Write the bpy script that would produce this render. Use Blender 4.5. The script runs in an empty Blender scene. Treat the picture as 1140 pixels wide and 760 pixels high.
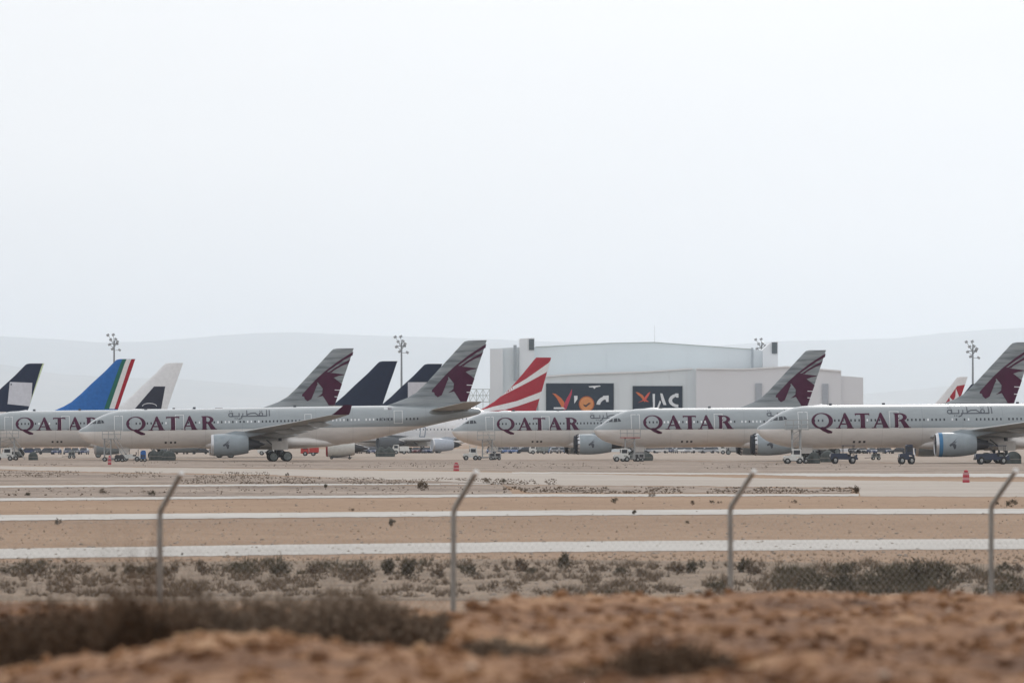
import bpy, bmesh, math, random
import numpy as np
from mathutils import Vector, Matrix, Quaternion
R = math.radians
SC = bpy.context.scene
COL = SC.collection
random.seed(7)

# ------------------------------------------------------------------ camera
F = 6333.0; HZ = 491.6; HC = 2.8; TILT = math.atan((HZ-380)/F)
cam_d = bpy.data.cameras.new("camera"); cam = bpy.data.objects.new("camera", cam_d); COL.objects.link(cam)
cam_d.sensor_width = 36.0; cam_d.lens = 36.0*F/1140.0; cam_d.clip_start = 0.5; cam_d.clip_end = 90000
cam.location = (0, 0, HC); cam.rotation_euler = (math.pi/2+TILT, 0, 0)
cam_d.dof.use_dof = True; cam_d.dof.focus_distance = 800; cam_d.dof.aperture_fstop = 5.0
SC.camera = cam

# ------------------------------------------------------------------ world, sun, exposure
SUN_EL, SUN_AZ = R(31), R(12)      # azimuth measured from +Y clockwise
w = bpy.data.worlds.new("World"); SC.world = w; w.use_nodes = True
nt = w.node_tree; nt.nodes.clear()
out = nt.nodes.new('ShaderNodeOutputWorld'); bg = nt.nodes.new('ShaderNodeBackground')
sky = nt.nodes.new('ShaderNodeTexSky'); sky.sky_type = 'NISHITA'; sky.sun_disc = False
sky.sun_elevation = SUN_EL; sky.sun_rotation = SUN_AZ
tc = nt.nodes.new('ShaderNodeTexCoord'); mp = nt.nodes.new('ShaderNodeMapping'); mp.inputs['Scale'].default_value = (1, 1, 5)
nz = nt.nodes.new('ShaderNodeTexNoise'); nz.inputs['Scale'].default_value = 3.5; nz.inputs['Detail'].default_value = 6; nz.inputs['Roughness'].default_value = .5
cr = nt.nodes.new('ShaderNodeValToRGB')
cr.color_ramp.elements[0].position = .3; cr.color_ramp.elements[0].color = (9.0, 9.05, 9.25, 1)
cr.color_ramp.elements[1].position = .7; cr.color_ramp.elements[1].color = (9.95, 9.9, 9.95, 1)
mx = nt.nodes.new('ShaderNodeMix'); mx.data_type = 'RGBA'; mx.inputs[0].default_value = .96
nt.links.new(tc.outputs['Generated'], mp.inputs[0]); nt.links.new(mp.outputs[0], nz.inputs['Vector'])
nt.links.new(nz.outputs[0], cr.inputs[0]); nt.links.new(sky.outputs[0], mx.inputs[6]); nt.links.new(cr.outputs[0], mx.inputs[7])
nt.links.new(mx.outputs[2], bg.inputs[0]); bg.inputs[1].default_value = 0.1; nt.links.new(bg.outputs[0], out.inputs[0])
sd = bpy.data.lights.new("sun", 'SUN'); so = bpy.data.objects.new("sun", sd); COL.objects.link(so)
sd.energy = 1.5; sd.angle = R(14); sd.color = (1, .96, .9)
dv = Vector((math.sin(SUN_AZ)*math.cos(SUN_EL), math.cos(SUN_AZ)*math.cos(SUN_EL), math.sin(SUN_EL)))
so.rotation_euler = dv.to_track_quat('Z', 'Y').to_euler()
vs = SC.view_settings; vs.view_transform = 'Standard'; vs.look = 'None'; vs.exposure = 0; vs.gamma = 1
SC.cycles.volume_bounces = 6; SC.cycles.max_bounces = 12; SC.cycles.use_denoising = True

# ------------------------------------------------------------------ measuring helpers
_ct, _st = math.cos(TILT), math.sin(TILT)
def ray(px, py):
    u = (px-570)/F; v = (380-py)/F
    return Vector((u, _ct - v*_st, _st + v*_ct))
def at(px, py, D):                    # point seen there at depth D
    r = ray(px, py); return Vector((r.x/r.y*D, D, HC + r.z/r.y*D))
def gp(px, py, z=0.0):                # point of the ground
    r = ray(px, py); t = (z-HC)/r.z; return Vector((r.x*t, r.y*t, z))

# ------------------------------------------------------------------ materials
MATS = {}
def mat(name, col, rough=.6, metal=0., var=.06, scale=2., bump=0., coat=0., rnd=0., bscale=None):
    if name in MATS: return MATS[name]
    m = bpy.data.materials.new(name); m.use_nodes = True; MATS[name] = m
    n = m.node_tree.nodes; L = m.node_tree.links; b = n['Principled BSDF']
    b.inputs['Roughness'].default_value = rough; b.inputs['Metallic'].default_value = metal; b.inputs['Coat Weight'].default_value = coat; b.inputs['Specular IOR Level'].default_value = .5 if (coat or metal or rough < .2) else .22
    t = n.new('ShaderNodeTexCoord'); ns = n.new('ShaderNodeTexNoise'); ns.inputs['Scale'].default_value = scale; ns.inputs['Detail'].default_value = 5
    L.new(t.outputs['Object'], ns.inputs['Vector'])
    mr = n.new('ShaderNodeMapRange'); mr.inputs[1].default_value = .3; mr.inputs[2].default_value = .7
    mr.inputs[3].default_value = 1-var; mr.inputs[4].default_value = 1+var; L.new(ns.outputs[0], mr.inputs[0])
    mu = n.new('ShaderNodeVectorMath'); mu.operation = 'SCALE'; mu.inputs[0].default_value = col[:3]; 
    if rnd:
        oi = n.new('ShaderNodeObjectInfo'); r2 = n.new('ShaderNodeMapRange'); r2.inputs[3].default_value = 1-rnd; r2.inputs[4].default_value = 1+rnd
        L.new(oi.outputs['Random'], r2.inputs[0]); mm = n.new('ShaderNodeMath'); mm.operation = 'MULTIPLY'
        L.new(mr.outputs[0], mm.inputs[0]); L.new(r2.outputs[0], mm.inputs[1]); L.new(mm.outputs[0], mu.inputs['Scale'])
    else: L.new(mr.outputs[0], mu.inputs['Scale'])
    L.new(mu.outputs[0], b.inputs['Base Color'])
    if bump:
        bp = n.new('ShaderNodeBump'); bp.inputs['Strength'].default_value = bump; bn = n.new('ShaderNodeTexNoise'); bn.inputs['Scale'].default_value = bscale or scale*6; bn.inputs['Detail'].default_value = 6
        L.new(t.outputs['Object'], bn.inputs['Vector']); L.new(bn.outputs[0], bp.inputs['Height']); L.new(bp.outputs[0], b.inputs['Normal'])
    return m
def ramp_mat(name, scales, cols, rough=.95, bump=.3, stretch=(1,1,1), coord='Object'):
    """ground colours mixed by two layers of noise"""
    m = bpy.data.materials.new(name); m.use_nodes = True; MATS[name] = m
    n = m.node_tree.nodes; L = m.node_tree.links; b = n['Principled BSDF']; b.inputs['Roughness'].default_value = rough
    b.inputs['Specular IOR Level'].default_value = .2
    t = n.new('ShaderNodeTexCoord'); mp = n.new('ShaderNodeMapping'); mp.inputs['Scale'].default_value = stretch; L.new(t.outputs[coord], mp.inputs[0])
    fac = None
    for i, (s, wgt) in enumerate(scales):
        ns = n.new('ShaderNodeTexNoise'); ns.inputs['Scale'].default_value = s; ns.inputs['Detail'].default_value = 8; ns.inputs['Roughness'].default_value = .6
        L.new(mp.outputs[0], ns.inputs['Vector']); ml = n.new('ShaderNodeMath'); ml.operation = 'MULTIPLY'; ml.inputs[1].default_value = wgt; L.new(ns.outputs[0], ml.inputs[0])
        if fac is None: fac = ml.outputs[0]
        else:
            ad = n.new('ShaderNodeMath'); ad.operation = 'ADD'; L.new(fac, ad.inputs[0]); L.new(ml.outputs[0], ad.inputs[1]); fac = ad.outputs[0]
    cr = n.new('ShaderNodeValToRGB'); el = cr.color_ramp.elements
    el[0].position, el[0].color = cols[0][0], (*cols[0][1], 1); el[1].position, el[1].color = cols[-1][0], (*cols[-1][1], 1)
    for p, c in cols[1:-1]: e = el.new(p); e.color = (*c, 1)
    L.new(fac, cr.inputs[0]); L.new(cr.outputs[0], b.inputs['Base Color'])
    bp = n.new('ShaderNodeBump'); bp.inputs['Strength'].default_value = bump; bp.inputs['Distance'].default_value = .05; L.new(fac, bp.inputs['Height']); L.new(bp.outputs[0], b.inputs['Normal'])
    return m

sand = ramp_mat('sandy_earth', [(.035, .25), (.9, .3), (4.5, .45)], [(.36, (.140, .083, .049)), (.45, (.228, .143, .086)), (.53, (.288, .187, .118)), (.64, (.375, .268, .180))], stretch=(.7, .8, 1), bump=.6)
apron_m = ramp_mat('pale_apron', [(.03, .5), (.6, .5)], [(.38, (.21, .160, .125)), (.48, (.295, .235, .19)), (.62, (.38, .32, .27))], stretch=(.12, 1, 1), bump=.1)
conc_m = ramp_mat('pale_concrete', [(.12, .4), (1.2, .3), (6, .3)], [(.36, (.36, .335, .31)), (.5, (.455, .435, .41)), (.64, (.53, .51, .48))], bump=.1)
taxi_m = ramp_mat('worn_taxiway', [(.08, .5), (2, .5)], [(.36, (.30, .255, .215)), (.5, (.37, .325, .285)), (.64, (.43, .385, .345))], stretch=(.4, 1, 1), bump=.1)
brown_m = ramp_mat('brown_earth', [(.10, .4), (1.6, .6)], [(.39, (.105, .078, .062)), (.47, (.205, .155, .122)), (.55, (.29, .23, .185)), (.64, (.36, .30, .25))], stretch=(.5, .5, 1), bump=.5)
bank_m = ramp_mat('red_brown_soil', [(.45, .35), (2.2, .35), (11, .3)], [(.38, (.060, .026, .012)), (.46, (.155, .073, .035)), (.53, (.268, .138, .068)), (.62, (.43, .268, .152))], bump=.8)
scrubsoil_m = ramp_mat('grey_scrub_soil', [(.3, .5), (4, .5)], [(.38, (.12, .085, .058)), (.5, (.205, .148, .102)), (.62, (.30, .225, .162))], bump=.6)
hill_m = ramp_mat('hill_scrub', [(.0005, .6), (.003, .4)], [(.35, (.12, .13, .10)), (.5, (.17, .165, .13)), (.65, (.24, .215, .17))], bump=.2)

# ------------------------------------------------------------------ mesh helpers
class MB:
    def __init__(s): s.v = []; s.f = []; s.m = []
    def add(s, vs, fs, mi=0):
        o = len(s.v); s.v += [tuple(p) for p in vs]; s.f += [tuple(i+o for i in f) for f in fs]; s.m += [mi]*len(fs); return s
    def box(s, a, b, mi=0, T=None):
        x0, y0, z0 = a; x1, y1, z1 = b
        vs = [(x0,y0,z0),(x1,y0,z0),(x1,y1,z0),(x0,y1,z0),(x0,y0,z1),(x1,y0,z1),(x1,y1,z1),(x0,y1,z1)]
        if T: vs = [T(Vector(p)) for p in vs]
        return s.add(vs, [(0,3,2,1),(4,5,6,7),(0,1,5,4),(1,2,6,5),(2,3,7,6),(3,0,4,7)], mi)
    def bar(s, p, q, r, n=6, r2=None, mi=0):
        p, q = Vector(p), Vector(q); r2 = r if r2 is None else r2
        d = (q-p).normalized(); a = d.orthogonal().normalized(); b = d.cross(a); vs = []
        for k in range(n):
            t = 2*math.pi*k/n; e = a*math.cos(t)+b*math.sin(t); vs += [p+e*r, q+e*r2]
        fs = [(2*k, 2*((k+1) % n), 2*((k+1) % n)+1, 2*k+1) for k in range(n)]
        fs += [tuple(2*k for k in range(n))[::-1], tuple(2*k+1 for k in range(n))]
        return s.add(vs, fs, mi)
    def loft(s, secs, cap=True, mi=0, close=True):
        n = len(secs[0]); vs = [p for sec in secs for p in sec]; fs = []
        for i in range(len(secs)-1):
            for k in range(n if close else n-1):
                k2 = (k+1) % n; fs.append((i*n+k, i*n+k2, (i+1)*n+k2, (i+1)*n+k))
        if cap: fs += [tuple(range(n))[::-1], tuple((len(secs)-1)*n+k for k in range(n))]
        return s.add(vs, fs, mi)
    def build(s, name, mats, parent=None, smooth=False):
        me = bpy.data.meshes.new(name); me.from_pydata([tuple(p) for p in s.v], [], s.f)
        for m in (mats if isinstance(mats, (list, tuple)) else [mats]): me.materials.append(m)
        if any(s.m): me.polygons.foreach_set('material_index', s.m)
        bm = bmesh.new(); bm.from_mesh(me); bmesh.ops.recalc_face_normals(bm, faces=bm.faces)
        if smooth:
            for fc in bm.faces: fc.smooth = True
            for e in bm.edges:
                if len(e.link_faces) == 2 and e.calc_face_angle(0) > R(38): e.smooth = False
        bm.to_mesh(me); bm.free()
        o = bpy.data.objects.new(name, me); COL.objects.link(o)
        if parent: o.parent = parent
        return o
def tag(o, label=None, cat=None, group=None, kind=None):
    if label: o['label'] = label
    if cat: o['category'] = cat
    if group: o['group'] = group
    if kind: o['kind'] = kind
    return o
def empty(name, loc, rot=(0,0,0), label=None, cat=None, group=None):
    o = bpy.data.objects.new(name, None); COL.objects.link(o); o.location = loc; o.rotation_euler = rot; o.empty_display_size = .5
    return tag(o, label, cat, group)
def copy_tree(o, parent=None, repl=None):
    c = o.copy(); COL.objects.link(c); c.parent = parent
    for ch in list(o.children): copy_tree(ch, c)
    return c
def fast_mesh(name, V, Fc, m, kind=None, smooth=False, parent=None):
    V = np.asarray(V, dtype=np.float32); Fc = np.asarray(Fc, dtype=np.int32); k = Fc.shape[1]
    me = bpy.data.meshes.new(name); me.vertices.add(len(V)); me.vertices.foreach_set('co', V.ravel())
    me.loops.add(Fc.size); me.loops.foreach_set('vertex_index', Fc.ravel()); me.polygons.add(len(Fc))
    me.polygons.foreach_set('loop_start', np.arange(0, Fc.size, k, dtype=np.int32))
    try: me.polygons.foreach_set('loop_total', np.full(len(Fc), k, dtype=np.int32))
    except Exception: pass
    if smooth: me.polygons.foreach_set('use_smooth', np.ones(len(Fc), dtype=bool))
    me.materials.append(m); me.update(); me.validate()
    o = bpy.data.objects.new(name, me); COL.objects.link(o)
    if kind: o['kind'] = kind
    if parent: o.parent = parent
    return o

# ------------------------------------------------------------------ numpy noise
_rs = np.random.RandomState(3); _tab = _rs.rand(512, 512)
def vnoise(x, y):
    xi = np.floor(x).astype(int); yi = np.floor(y).astype(int); fx = x-xi; fy = y-yi
    fx = fx*fx*(3-2*fx); fy = fy*fy*(3-2*fy); a = _tab[xi % 512, yi % 512]; b = _tab[(xi+1) % 512, yi % 512]; c = _tab[xi % 512, (yi+1) % 512]; d = _tab[(xi+1) % 512, (yi+1) % 512]
    return (a*(1-fx)+b*fx)*(1-fy)+(c*(1-fx)+d*fx)*fy-.5
def fbm(x, y, o=5, g=.5):
    s = 0; a = 1.; f = 1.
    for i in range(o): s = s + a*vnoise(x*f+17.3*i, y*f+5.1*i); a *= g; f *= 2.03
    return s

# ================================================================== SETTING
g = MB(); g.add([(-30000,-3000,0),(30000,-3000,0),(30000,66000,0),(-30000,66000,0)], [(0,1,2,3)])
tag(g.build('ground', sand), kind='structure')

def strip(name, top, bot, m, z, kind='structure'):
    """a flat sheet on the ground between two edges, each a list of (px, py)"""
    def ext(l):
        (x0, y0), (x1, y1) = l[0], l[1]; k = (y1-y0)/(x1-x0); a = (x0-1600, y0-1600*k*.35)
        (x0, y0), (x1, y1) = l[-2], l[-1]; k = (y1-y0)/(x1-x0); return ([a] if l[0][0] <= 0 else [])+list(l)+([(x1+1600, y1+1600*k*.35)] if l[-1][0] >= 1140 else [])
    top, bot = ext(top), ext(bot)
    def ev(l, x):
        for i in range(len(l)-1):
            if l[i][0] <= x <= l[i+1][0]: return l[i][1]+(l[i+1][1]-l[i][1])*(x-l[i][0])/(l[i+1][0]-l[i][0])
        return l[-1][1]
    xs = sorted({p[0] for p in top} | {p[0] for p in bot} | set(np.linspace(top[0][0], top[-1][0], 900)))
    b = MB(); vs = []
    for i, x in enumerate(xs):
        j = .5*vnoise(np.array([x*.06]), np.array([z*900.]))[0]+.5*vnoise(np.array([x*.5]), np.array([z*900.]))[0]
        vs += [gp(x, ev(top, x)+j*.5, z), gp(x, ev(bot, x)+j, z)]
    b.add(vs, [(2*i, 2*i+1, 2*i+3, 2*i+2) for i in range(len(xs)-1)])
    return tag(b.build(name, m), kind=kind)
strip('apron', [(0,499.5),(1140,499.5)], [(0,510.8),(290,510.8),(570,511.6),(850,513.5),(1140,516)], apron_m, .003)
strip('brown_verge', [(0,510.9),(570,511.7),(1140,516.1)], [(0,518),(290,521),(570,524.5),(850,526.5),(1140,526.2)], brown_m, .006)
strip('taxiway', [(0,518.5),(290,521.5),(570,525.5),(700,528.5),(850,532),(955,534.5),(1140,536)], [(0,522.3),(100,525),(290,528),(420,533.5),(560,538),(590,539.5),(850,541.5),(955,543),(958,552.2),(1140,552.8)], taxi_m, .009)
strip('service_path', [(570,525.2),(850,526.5),(1140,526.8)], [(570,526.4),(850,528.2),(900,529.8),(1140,530.8)], conc_m, .012)
strip('scrub_ground', [(0,523),(100,526),(290,529),(420,534),(560,538.2),(590,540.2),(850,542.3),(948,544)], [(0,539),(290,538),(430,537.5),(560,538.8),(590,548),(850,548.5),(948,548.8)], brown_m, .0135)
strip('concrete_path', [(0,540),(290,538.6),(430,537.9),(560,538)], [(0,542.4),(290,540.6),(430,539.4),(560,538.6)], conc_m, .016)
strip('verge', [(0,543),(290,541),(560,539.5),(570,548)], [(0,553.5),(290,551.6),(560,549.4),(570,549.2)], brown_m, .012)
strip('concrete_path', [(0,554),(290,551.9),(570,549.6),(850,549.7),(956,549.6)], [(0,557.2),(290,554.6),(570,552.6),(850,551.8),(956,552)], conc_m, .016)
strip('concrete_path', [(0,572.8),(290,570.5),(570,568),(850,566.4),(1140,565.8)], [(0,579),(290,576.2),(570,573.6),(850,572.1),(1140,571.2)], conc_m, .016)
strip('perimeter_road', [(0,610.5),(290,606.2),(570,603),(850,600.6),(1140,599.3)], [(0,621.3),(290,617.6),(570,614),(850,612.2),(1140,610.8)], conc_m, .010)

# hills
def ridge(name, prof, D, m, depth, seed):
    xs = np.linspace(-1600, 2700, 420); p = np.array(prof); ys = np.interp(xs, p[:,0], p[:,1]); rs = np.random.RandomState(seed)
    xw = (xs-570)/F*D; zr = np.maximum((HZ-ys)/F*D, 30); rows = []
    ts = np.array([-1, -.75, -.5, -.3, -.15, -.05, 0, .1, .3, .6, 1.])
    hs = np.array([0, .2, .45, .68, .86, .965, 1, .96, .8, .4, 0])
    for t, h in zip(ts, hs):
        nn = fbm(xw/3600+seed, np.full_like(xw, t*3+seed), 6, .55)
        rows.append(np.stack([xw, np.full_like(xw, D)+t*depth+nn*depth*.1, zr*h*(1+.12*nn*(1-abs(2*h-1)))+ (34*nn if h == 1 else 0)-(5 if h == 0 else 0)], 1))
    V = np.concatenate(rows); n = len(xs); Fc = [(i*n+k, i*n+k+1, (i+1)*n+k+1, (i+1)*n+k) for i in range(len(ts)-1) for k in range(n-1)]
    return fast_mesh(name, V, Fc, m, 'structure', True)
ridge('hills', [(-1600,380),(-400,372),(0,374),(60,378),(110,382),(160,381),(200,378),(240,374),(290,370),(330,369),(380,371),(430,373),(500,375),(570,377),(650,380),(730,383),(800,384),(870,380),(930,379),(1000,377),(1050,371),(1100,367),(1140,365),(1500,362),(2700,376)], 60000, hill_m, 5000, 1)
ridge('hills', [(-1600,400),(-300,402),(0,407),(60,417),(130,421),(200,423),(300,431),(400,437),(560,440),(800,446),(950,441),(1050,432),(1140,424),(1500,410),(2700,405)], 44000, hill_m, 5000, 9)

# ------------------------------------------------------------------ the bank in front, with the camera on it
def bank_z(x, d):
    u = x/np.maximum(d, 1)*F+570
    side = np.clip((u-470)/120, 0, 1); side = side*side*(3-2*side)
    cl = 22.5+1.6*fbm(x*.5+3, x*0+1.3, 4); cr_ = 38+1.5*fbm(x*.4, x*0+9, 4)
    crest = cl+(cr_-cl)*side
    zl = 1.97-.0*d; zr = 2.04-(d-17)*.0135
    # crest line of the left part dips towards the frame's left edge
    zl = zl - .13*np.clip((200-u)/200, 0, 1.4) + .03*np.exp(-((u-300)/90)**2)
    top = zl+(zr-zl)*side
    mid = 1.62-.1*side
    t = np.clip((d-crest)/(2.5+3*side), 0, 1); t = t*t*(3-2*t)
    z = top+(mid-top)*t
    t2 = np.clip((d-40)/6, 0, 1); t2 = t2*t2*(3-2*t2); z = z+(.16-z)*t2
    t3 = np.clip((d-60)/14, 0, 1); z = z+(-.05-z)*t3
    amp = np.where(d < 44, 1, .25)
    dip = -.16*np.exp(-((u-735)/75)**2-((d-19.3)/1.1)**2)+.05*np.exp(-((u-430)/50)**2-((d-19)/1.5)**2)
    dip = dip-.10*np.exp(-((u-570)/60)**2-((d-24)/2.4)**2)
    return z+dip+amp*(.05*fbm(x*.35, d*.25, 3)+.07*fbm(x*1.7, d*1.1, 5, .6)+.026*np.abs(fbm(x*6, d*4, 4, .6)))*np.clip(1-(d-60)/14, 0, 1)
def axis(segs):
    o = []
    for a, b, st in segs: o += list(np.arange(a, b, st))
    return np.array(o+[segs[-1][1]])
xs = axis([(-60,-14,2.),(-14,-5,.25),(-5,5,.055),(5,14,.25),(14,60,2.)]); ds = axis([(-8,10,1.),(10,15,.25),(15,42,.085),(42,80,.4)])
XX, DD = np.meshgrid(xs, ds); ZZ = bank_z(XX, DD); V = np.stack([XX.ravel(), DD.ravel(), ZZ.ravel()], 1)
n = len(xs); ii, kk = np.meshgrid(np.arange(len(ds)-1), np.arange(n-1), indexing='ij'); a0 = (ii*n+kk).ravel()
fast_mesh('dirt_bank', V, np.stack([a0, a0+1, a0+n+1, a0+n], 1), bank_m, 'structure', True)
# strip of greyer soil outside the bank, where the scrub grows
strip('scrub_soil', [(0,626),(570,622),(1140,628)], [(0,668),(570,668),(1140,668)], scrubsoil_m, .006)

# clods and stones lying on the bank (nobody could count them)
def rocks(name, P, S, m, seed):
    rs = np.random.RandomState(seed); bm = bmesh.new(); bmesh.ops.create_icosphere(bm, subdivisions=1, radius=1)
    bv = np.array([v.co[:] for v in bm.verts]); bf = np.array([[v.index for v in f.verts] for f in bm.faces]); bm.free()
    N = len(P); V = bv[None]*(1+.45*(rs.rand(N, len(bv), 1)-.5)); V = V*S[:, None, None]*np.stack([.8+.6*rs.rand(N), .8+.6*rs.rand(N), .5+.4*rs.rand(N)], 1)[:, None]
    th = rs.rand(N)*6.28; c, s_ = np.cos(th)[:, None], np.sin(th)[:, None]; x = V[..., 0]*c-V[..., 1]*s_; y = V[..., 0]*s_+V[..., 1]*c
    V = np.stack([x, y, V[..., 2]], 2)+P[:, None]; Fc = bf[None]+(np.arange(N)*len(bv))[:, None, None]
    return fast_mesh(name, V.reshape(-1, 3), Fc.reshape(-1, 3), m, 'stuff')
rs = np.random.RandomState(5)
N = 14000; d = 14+rs.rand(N)**1.2*28; x = (rs.rand(N)-.5)*d*.26; S = .006+.035*rs.rand(N)**5
rocks('soil_clods', np.stack([x, d, bank_z(x, d)+S*.2], 1), S, bank_m, 1)
N = 60; d = 14+rs.rand(N)*28; x = (rs.rand(N)-.5)*d*.26; S = .008+.025*rs.rand(N)**3
rocks('pale_stones', np.stack([x, d, bank_z(x, d)+S*.3], 1), S, mat('pale_stone', (.5, .4, .32), .9, var=.2, scale=8), 2)
N = 7000; px = rs.rand(N)*1400-130; py = 555+rs.rand(N)**.8*110; P = np.array([gp(a, b)[:] for a, b in zip(px, py)]); S = .012+.05*rs.rand(N)**5
rocks('small_stones', P, S, mat('grey_stone', (.30, .25, .21), .9, var=.3, scale=5), 3)

# ------------------------------------------------------------------ plants
def blades(P, H, W, nb, seed, spread=.5, flat=.0):
    """many thin leaf or twig triangles: P base points, H heights, W half widths"""
    r = np.random.RandomState(seed); N = len(P); th = r.rand(N, nb)*6.28; el = r.rand(N, nb)**.7*spread*1.5
    L = H[:, None]*(.5+.6*r.rand(N, nb)); dx = np.sin(el)*np.cos(th)*L; dy = np.sin(el)*np.sin(th)*L; dz = np.cos(el)*L
    b0 = P[:, None]+np.stack([(r.rand(N, nb)-.5)*H[:, None]*.5, (r.rand(N, nb)-.5)*H[:, None]*.5, 0*L-.01], 2)
    ph = r.rand(N, nb)*3.14; wx = np.cos(ph)*W[:, None]; wy = np.sin(ph)*W[:, None]; z0 = 0*wx
    side = np.stack([wx, wy, z0], 2); tip = b0+np.stack([dx, dy, dz], 2)
    V = np.stack([b0-side, b0+side, tip], 2).reshape(-1, 3); return V, np.arange(len(V)).reshape(-1, 3)
olive = mat('dusty_olive_leaf', (.10, .085, .058), .9, var=.3, scale=4, rnd=.25)
olive2 = mat('dusty_grey_leaf', (.15, .112, .078), .9, var=.3, scale=4, rnd=.2)
dry = mat('dry_twig', (.10, .064, .040), .9, var=.3, scale=6, rnd=.2)
beltm = mat('dry_belt_grass', (.165, .122, .086), .9, var=.3, scale=1)
greytwig = mat('grey_twig', (.165, .12, .085), .9, var=.3, scale=6, rnd=.2)
strawm = mat('dry_straw', (.25, .19, .135), .9, var=.3, scale=6)
def tufts(name, samples, m, hmin, hmax, nb, seed, wid=.012, spread=.6, zf=None, thr=None):
    P = []; r = np.random.RandomState(seed)
    for (x0, x1, ya, yb, n_) in samples:
        px = x0+r.rand(n_)*(x1-x0); t = r.rand(n_); py = np.interp(px, [0, 1140], ya)*(1-t)+np.interp(px, [0, 1140], yb)*t
        if thr is not None:
            q = fbm(px*.03, py*.16+seed, 3); k = q > thr; px, py = px[k], py[k]
        P += [gp(a, b)[:] for a, b in zip(px, py)]
    P = np.array(P); 
    H = hmin+(hmax-hmin)*r.rand(len(P))**2; V, Fc = blades(P, H, wid+0*H, nb, seed, spread)
    return fast_mesh(name, V, Fc, m, 'stuff')
def far_ok(): pass
tufts('scrub', [(-60,1200,(626,628),(640,636),1500),(-60,1200,(640,640),(664,666),4200)], olive2, .05, .28, 16, 11, .008, thr=-.06)
tufts('scrub', [(-60,480,(624,624),(640,638),1100),(860,1090,(640,634),(662,662),1700),(1090,1200,(640,636),(662,662),500)], olive, .06, .34, 18, 12, .009, thr=-.02)
tufts('scrub', [(-40,300,(524,529),(531,536),2200),(200,620,(529,536),(538,541),3000),(560,956,(541,543),(549,549),2600),(-40,570,(543,541),(552,546),500)], beltm, .03, .13, 12, 13, .035, thr=-.16)
tufts('scrub', [(-40,1180,(513,517),(518,524),1300)], olive2, .05, .2, 8, 14, .04, thr=.05)
tufts('scrub', [(-60,1200,(557,553),(572,566),200),(-60,1200,(580,573),(609,598),260),(-60,1200,(623,612),(634,628),1500)], strawm, .03, .12, 10, 15, .008)

def shrub(name, px, py, wpx, hpx, m, seed, label, cat='shrub', group=None, n=500, z=None, D=None):
    if D is None: p = gp(px, py); s = F/p.y
    else: s = F/D; x = (px-570)/s; p = Vector((x, D, float(bank_z(np.array([x]), np.array([D]))[0])))
    h = hpx/s; wd = wpx/s/2; r = np.random.RandomState(seed)
    # an uneven crown: clumps of leaf triangles round branch ends, with gaps between
    nc = 7+seed % 4; cc = np.stack([(r.rand(nc)-.5)*1.5*wd, (r.rand(nc)-.5)*1.5*wd, h*(.3+.55*r.rand(nc))], 1); cc[:, 2] *= 1-.35*(np.abs(cc[:, 0])/wd)
    k = r.randint(0, nc, n); sc = .33*np.array([wd, wd, h*.75]); c = cc[k]+r.randn(n, 3)*sc*.55; c[:, 2] = np.clip(c[:, 2], .02*h, h)
    L = h*.13*(.5+r.rand(n, 1)); d1 = r.randn(n, 3); d1[:, 2] += .9; d1 /= np.linalg.norm(d1, axis=1)[:, None]; d2 = np.cross(d1, r.randn(n, 3)); d2 /= np.linalg.norm(d2, axis=1)[:, None]
    V = np.stack([c-d2*L*.28, c+d2*L*.28, c+d1*L*1.4], 1).reshape(-1, 3)
    root = empty(name, p, (0, 0, 0), label, cat, group)
    fast_mesh('foliage', V, np.arange(len(V)).reshape(-1, 3), m, parent=root)
    b = MB()
    for q in cc: b.bar((q[0]*.1, q[1]*.1, -.02), (q[0], q[1], q[2]), h*.018, 4, h*.007)
    b.build('stem', dry, root)
    return root
# distinct shrubs: far, single ones on the sand
for i, (px, py, wd, hh, lb) in enumerate([
    (115,550,9,6,'small dark shrub right of another, on the sand before the second pale path'),
    (169,552,10,7,'round dark shrub left of the first fence post, on the sandy strip'),
    (31,552,8,5,'low dark shrub near the left edge of the sandy strip'),
    (470,546,16,11,'bushy olive shrub standing alone on the strip left of the second fence post'),
    (65,584,9,7,'small twiggy plant alone on the sand between two pale paths at far left'),
    (437,585,8,9,'thin upright dry sprig alone on the sand left of the second fence post'),
    (391,569,7,4,'tiny dark tuft at the top edge of the second pale path'),
    (363,543,5,5,'dark spot of a shrub on the verge beside the thin path'),
    (320,530,5,4,'dark little shrub where the taxiway meets the dry belt'),
    (541,538,11,6,'dark low shrub right behind the second fence post tip'),
    (560,537,9,5,'dark low shrub in the dry belt right of the second fence post tip'),
    (685,560,10,6,'pale grey round tuft on the sand below the thin path'),
    (726,553,9,5,'flat dark shrub growing on the thin pale path'),
    (706,573,5,6,'small dark cone-shaped shrub on the second pale path'),
    (765,583,5,4,'tiny dark shrub below the second pale path left of the third fence post'),
    (771,562,6,5,'dark little shrub above the second pale path left of the third fence post'),
    (793,560,6,4,'first of two dark tufts just left of the third fence post'),
    (801,560,6,3,'second of two dark tufts just left of the third fence post'),
    (884,560,7,4,'dark tuft on the sand right of the third fence post'),
    (1126,564,14,9,'dark bush right of the fourth fence post near the right edge'),
    (1108,562,8,6,'greyish tuft just right of the fourth fence post'),
    (954,549,7,9,'upright dry shrub at the corner where the wide pale apron begins'),
    (203,618,4,3,'tiny dark plant at the lower edge of the perimeter road'),
    ]): shrub('shrub', px, py, wd, hh, olive if i % 3 else olive2, 100+i, lb, n=330)
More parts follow.
